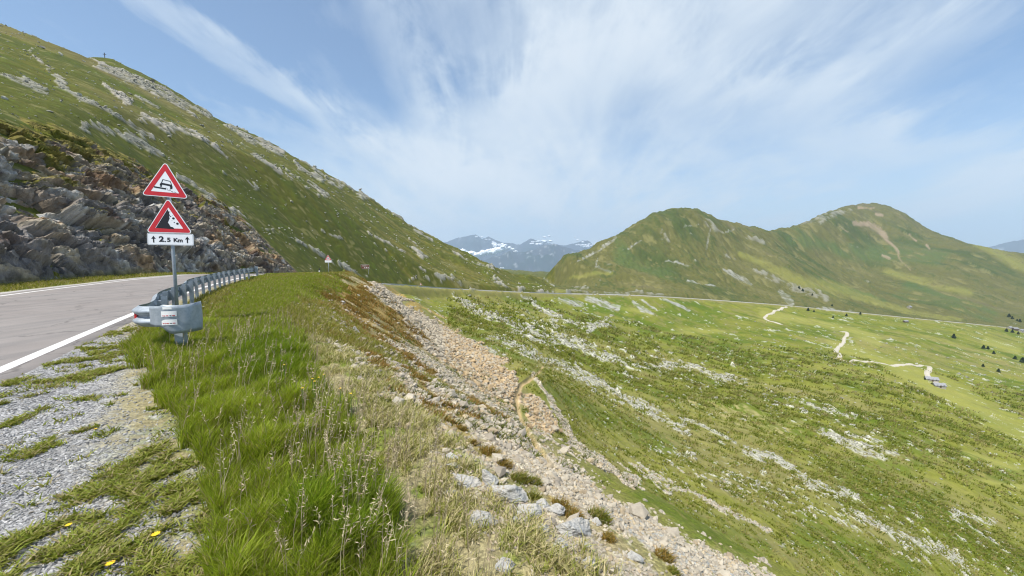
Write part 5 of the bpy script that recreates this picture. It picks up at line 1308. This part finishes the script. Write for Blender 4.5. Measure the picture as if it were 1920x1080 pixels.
def make_tree(seed):
    r = np.random.default_rng(seed); e = empty('tree', (0, 0, 0)); V, Fc = cyl(.16, -.6, 3.0, 7, .04); pym('trunk', V, Fc, M_trunk, e)
    n_ = 900; t = r.random(n_) ** .8; rad = (1 - t) * 1.45 * r.uniform(.45, 1.05, n_) + .1; a = r.uniform(0, 6.283, n_); rad = rad * (1 + .25 * np.sin(a * 3 + t * 7 + seed))
    c = np.stack([rad * np.cos(a), rad * np.sin(a), .5 + t * 4.0 - rad * .15], 1)
    d1 = r.normal(size=(n_, 3)) * .22; d2 = r.normal(size=(n_, 3)) * .22
    V = np.stack([c - d1, c + d2, c + d1 * .6 - d2], 1).reshape(-1, 3); cl_c = np.array([.030, .055, .022]) * r.uniform(.6, 1.6, (n_, 1))
    mesh_np('crown', V, np.arange(n_ * 3).reshape(-1, 3), M_crown, e, cols=np.repeat(cl_c, 3, 0), smooth=False); return e
protos = [make_tree(1), make_tree(2), make_tree(3)]; usedp = [False] * 3
def place_tree(px, py, hpx, label, k):
    h = hit(px, py, 60)
    if h is None: return
    src = protos[k % 3]
    if not usedp[k % 3]: o = src; usedp[k % 3] = True
    else:
        o = src.copy(); COL.objects.link(o)
        for ch in src.children:
            c = ch.copy(); COL.objects.link(c); c.parent = o
    s = hpx * h[1] / F / 4.5; o.location = tuple(h); o.scale = (s * 1.25, s * 1.25, s); o.rotation_euler = (0, 0, k * 1.3); tag(o, label, 'tree', 'small conifers on the slopes')
for k, a in enumerate([(1788, 634, 8, 'single dark conifer standing alone in the middle of the right meadow'), (1844, 654, 7, 'left tree of the pair on the right meadow'), (1852, 655, 6, 'right tree of the pair on the right meadow'), (1863, 664, 6, 'small tree just right below the meadow pair'),
          (1903, 674, 7, 'upright narrow tree near the right edge below the road'), (1917, 680, 10, 'dark bushy tree cut by the right edge below the road'), (1843, 688, 6, 'faint low tree below the pair on the right meadow'), (1872, 698, 7, 'lowest tree on the right meadow'),
          (1892, 594, 6, 'tree on the dark slope above the right end of the road'), (1898, 598, 5, 'small tree right beside the one above the road end'), (1912, 604, 6, 'tree above the hut cluster at the right edge'),
          (1887, 622, 6, 'bush like tree left of the hut cluster'), (1898, 624, 6, 'tree between the huts at the right edge'), (1909, 627, 5, 'small tree below the hut cluster'), (1515, 583, 6, 'dark conifer at the roadside below the grey scree fan'), (1526, 585, 4, 'small conifer right of the roadside one'),
          (1562, 596, 4, 'small conifer below the pale road cut'), (1587, 593, 5, 'conifer on rocky ground under the road'), (1613, 590, 5, 'conifer where the road passes the rocky spur'), (1498, 541, 5, 'left conifer among the rocks of the spur'), (1505, 546, 5, 'middle conifer among the rocks of the spur'),
          (1523, 554, 4, 'right conifer among the rocks of the spur'), (1560, 574, 4, 'conifer just above the road cut'), (1734, 712, 4, 'dark shrub at the left end of the upper hut'), (1773, 725, 4, 'dark shrub right of the lower hut'), (1907, 602, 4, 'tiny tree on the dark slope by the right edge')]):
    place_tree(*a, k)

# ------------------------------------------------------------------ flowers
M_petal = paint('yellow_petals', (.85, .55, .02), .6); M_wpetal = paint('white_petals', (.80, .80, .76), .6); M_stem = paint('green_stem', (.10, .18, .04), .7)
def flower(px, py, rad, ht, mat, label, name, group):
    h = hit(px, py)
    if h is None: return
    e = empty(name, tuple(h), (0, 0, random.uniform(0, 6)), label, 'flower', group)
    V, Fc = cyl(.003, -.01, ht, 5); pym('stem', V, Fc, M_stem, e)
    pr = []
    for q in range(11):
        a = q * 6.283 / 11; c_, s_ = math.cos(a), math.sin(a); w = .22 * rad
        pr.append(([(0, 0, ht), (rad * .6 * c_ - w * s_, rad * .6 * s_ + w * c_, ht + rad * .12), (rad * c_, rad * s_, ht + rad * .22), (rad * .6 * c_ + w * s_, rad * .6 * s_ - w * c_, ht + rad * .12)], [[0, 1, 2, 3]]))
    V, Fc = joinp(pr); pym('petals', V, Fc, mat, e)
for px, py, r_, lb in [(293, 1014, .024, 'yellow dandelion on the weedy gravel, largest one at the lower left'), (208, 1070, .022, 'yellow dandelion close to the bottom edge of the gravel'), (130, 996, .018, 'yellow dandelion farthest left on the gravel'), (180, 812, .014, 'tiny yellow flower on the upper weed patch')]:
    flower(px, py, r_, .04, M_petal, lb, 'dandelion', 'yellow dandelions on the gravel')
for px, py, lb in [(588, 768, 'small yellow flower at the heart of the yellow cluster in the tall grass'), (592, 774, 'lowest yellow flower of the tight cluster in the tall grass'), (600, 765, 'yellow flower just right of the tight cluster'), (610, 758, 'highest yellow flower above the tight cluster in the tall grass'), (570, 790, 'yellow flower low on the left of the cluster in the tall grass'), (640, 790, 'lone yellow flower near the dry edge of the tall grass'), (660, 802, 'outermost yellow flower in the dry grass on the right'), (535, 735, 'lone yellow flower in the dark green clump')]:
    flower(px, py, .014, .34, M_petal, lb, 'meadow_flower', 'yellow flowers in the tall grass')
for px, py in [(436, 561), (441, 558), (447, 563), (452, 560), (444, 570), (455, 566), (462, 556), (385, 575), (382, 585), (398, 578), (470, 606), (478, 611), (466, 613), (510, 545), (552, 575), (560, 578)]:
    flower(px, py, .030, .16, M_wpetal, 'small white daisy like flower on the grass bank behind the guardrail', 'daisy', 'white flowers on the bank')

# ------------------------------------------------------------------ low clouds hanging on the distant range
M_cloud, n, b = newmat('cloud_white'); b.inputs['Base Color'].default_value = (.93, .94, .96, 1); b.inputs['Roughness'].default_value = 1; b.inputs['Specular IOR Level'].default_value = 0
CV, CF = icosub(4)
def cloud(name, blobs, Y, seed):
    Vs, Fs, off = [], [], 0
    for k, (px, py, rx, rz) in enumerate(blobs):
        c = P(px, py, Y + 120 * (k % 3)); kx = Y / F
        d = .55 + .8 * fbm(CV[:, 0] * 2.2 + seed + k * 3, CV[:, 1] * 2.2 + CV[:, 2] * 1.7, 5, seed + k) + .25 * (fbm(CV[:, 0] * 9 + k, CV[:, 2] * 9 + CV[:, 1] * 5, 3, seed) - .5)
        Vs.append(CV * d[:, None] * np.array([rx * kx, rx * kx * .8, rz * kx]) + c); Fs.append(CF + off); off += len(CV)
    return tag(mesh_np(name, np.concatenate(Vs), np.concatenate(Fs), M_cloud), kind='stuff')
rc = random.Random(9)
def bank(p0, p1, n_, r0, r1, sq=.5):
    return [(p0[0] + (p1[0] - p0[0]) * i / max(1, n_ - 1) + rc.uniform(-3, 3), p0[1] + (p1[1] - p0[1]) * i / max(1, n_ - 1) + rc.uniform(-2, 2), r0 + (r1 - r0) * rc.random(), (r0 + (r1 - r0) * rc.random()) * sq) for i in range(n_)]
cloud('low_cloud', bank((868, 471), (900, 480), 8, 5, 9) + bank((895, 479), (945, 466), 18, 5, 10) + bank((925, 458), (955, 462), 7, 3, 6) + bank((955, 466), (965, 472), 3, 3, 5), 11200, 3)
cloud('low_cloud', bank((996, 456), (1030, 452), 7, 2, 5) + bank((1018, 446), (1028, 443), 3, 2, 4) + bank((1010, 458), (1020, 455), 3, 3, 5), 15500, 5)
cloud('low_cloud', bank((1080, 460), (1136, 463), 12, 2.5, 4.5) + bank((1078, 446), (1090, 452), 3, 2, 3) + bank((1090, 461), (1120, 457), 5, 2.5, 4), 15500, 7)
cloud('low_cloud', bank((895, 443), (925, 452), 5, 2, 3.5), 16800, 8)
cloud('low_cloud', bank((940, 504), (950, 505), 4, 2, 3, .4) + bank((990, 512), (996, 512), 2, 2, 3), 10500, 11)
# ------------------------------------------------------------------ mountain air
def boxmesh(name, a, b_):
    x0, y0, z0 = a; x1, y1, z1 = b_
    V = np.array([(x0, y0, z0), (x1, y0, z0), (x1, y1, z0), (x0, y1, z0), (x0, y0, z1), (x1, y0, z1), (x1, y1, z1), (x0, y1, z1)])
    Fc = np.array([(0, 3, 2, 1), (4, 5, 6, 7), (0, 1, 5, 4), (1, 2, 6, 5), (2, 3, 7, 6), (3, 0, 4, 7)])
    return mesh_np(name, V, Fc, None, smooth=False)
hz = boxmesh('haze', (-24000, -300, -8600), (24000, 24500, 1650))
mh = bpy.data.materials.new('mountain_air'); mh.use_nodes = True; nt = mh.node_tree; nt.nodes.clear()
ho = nt.nodes.new('ShaderNodeOutputMaterial'); pv = nt.nodes.new('ShaderNodeVolumePrincipled')
pv.inputs['Color'].default_value = (.68, .83, 1.0, 1); pv.inputs['Density'].default_value = HAZE_D; pv.inputs['Anisotropy'].default_value = .2
nt.links.new(pv.outputs[0], ho.inputs['Volume']); hz.data.materials.append(mh)
tag(hz, kind='stuff')
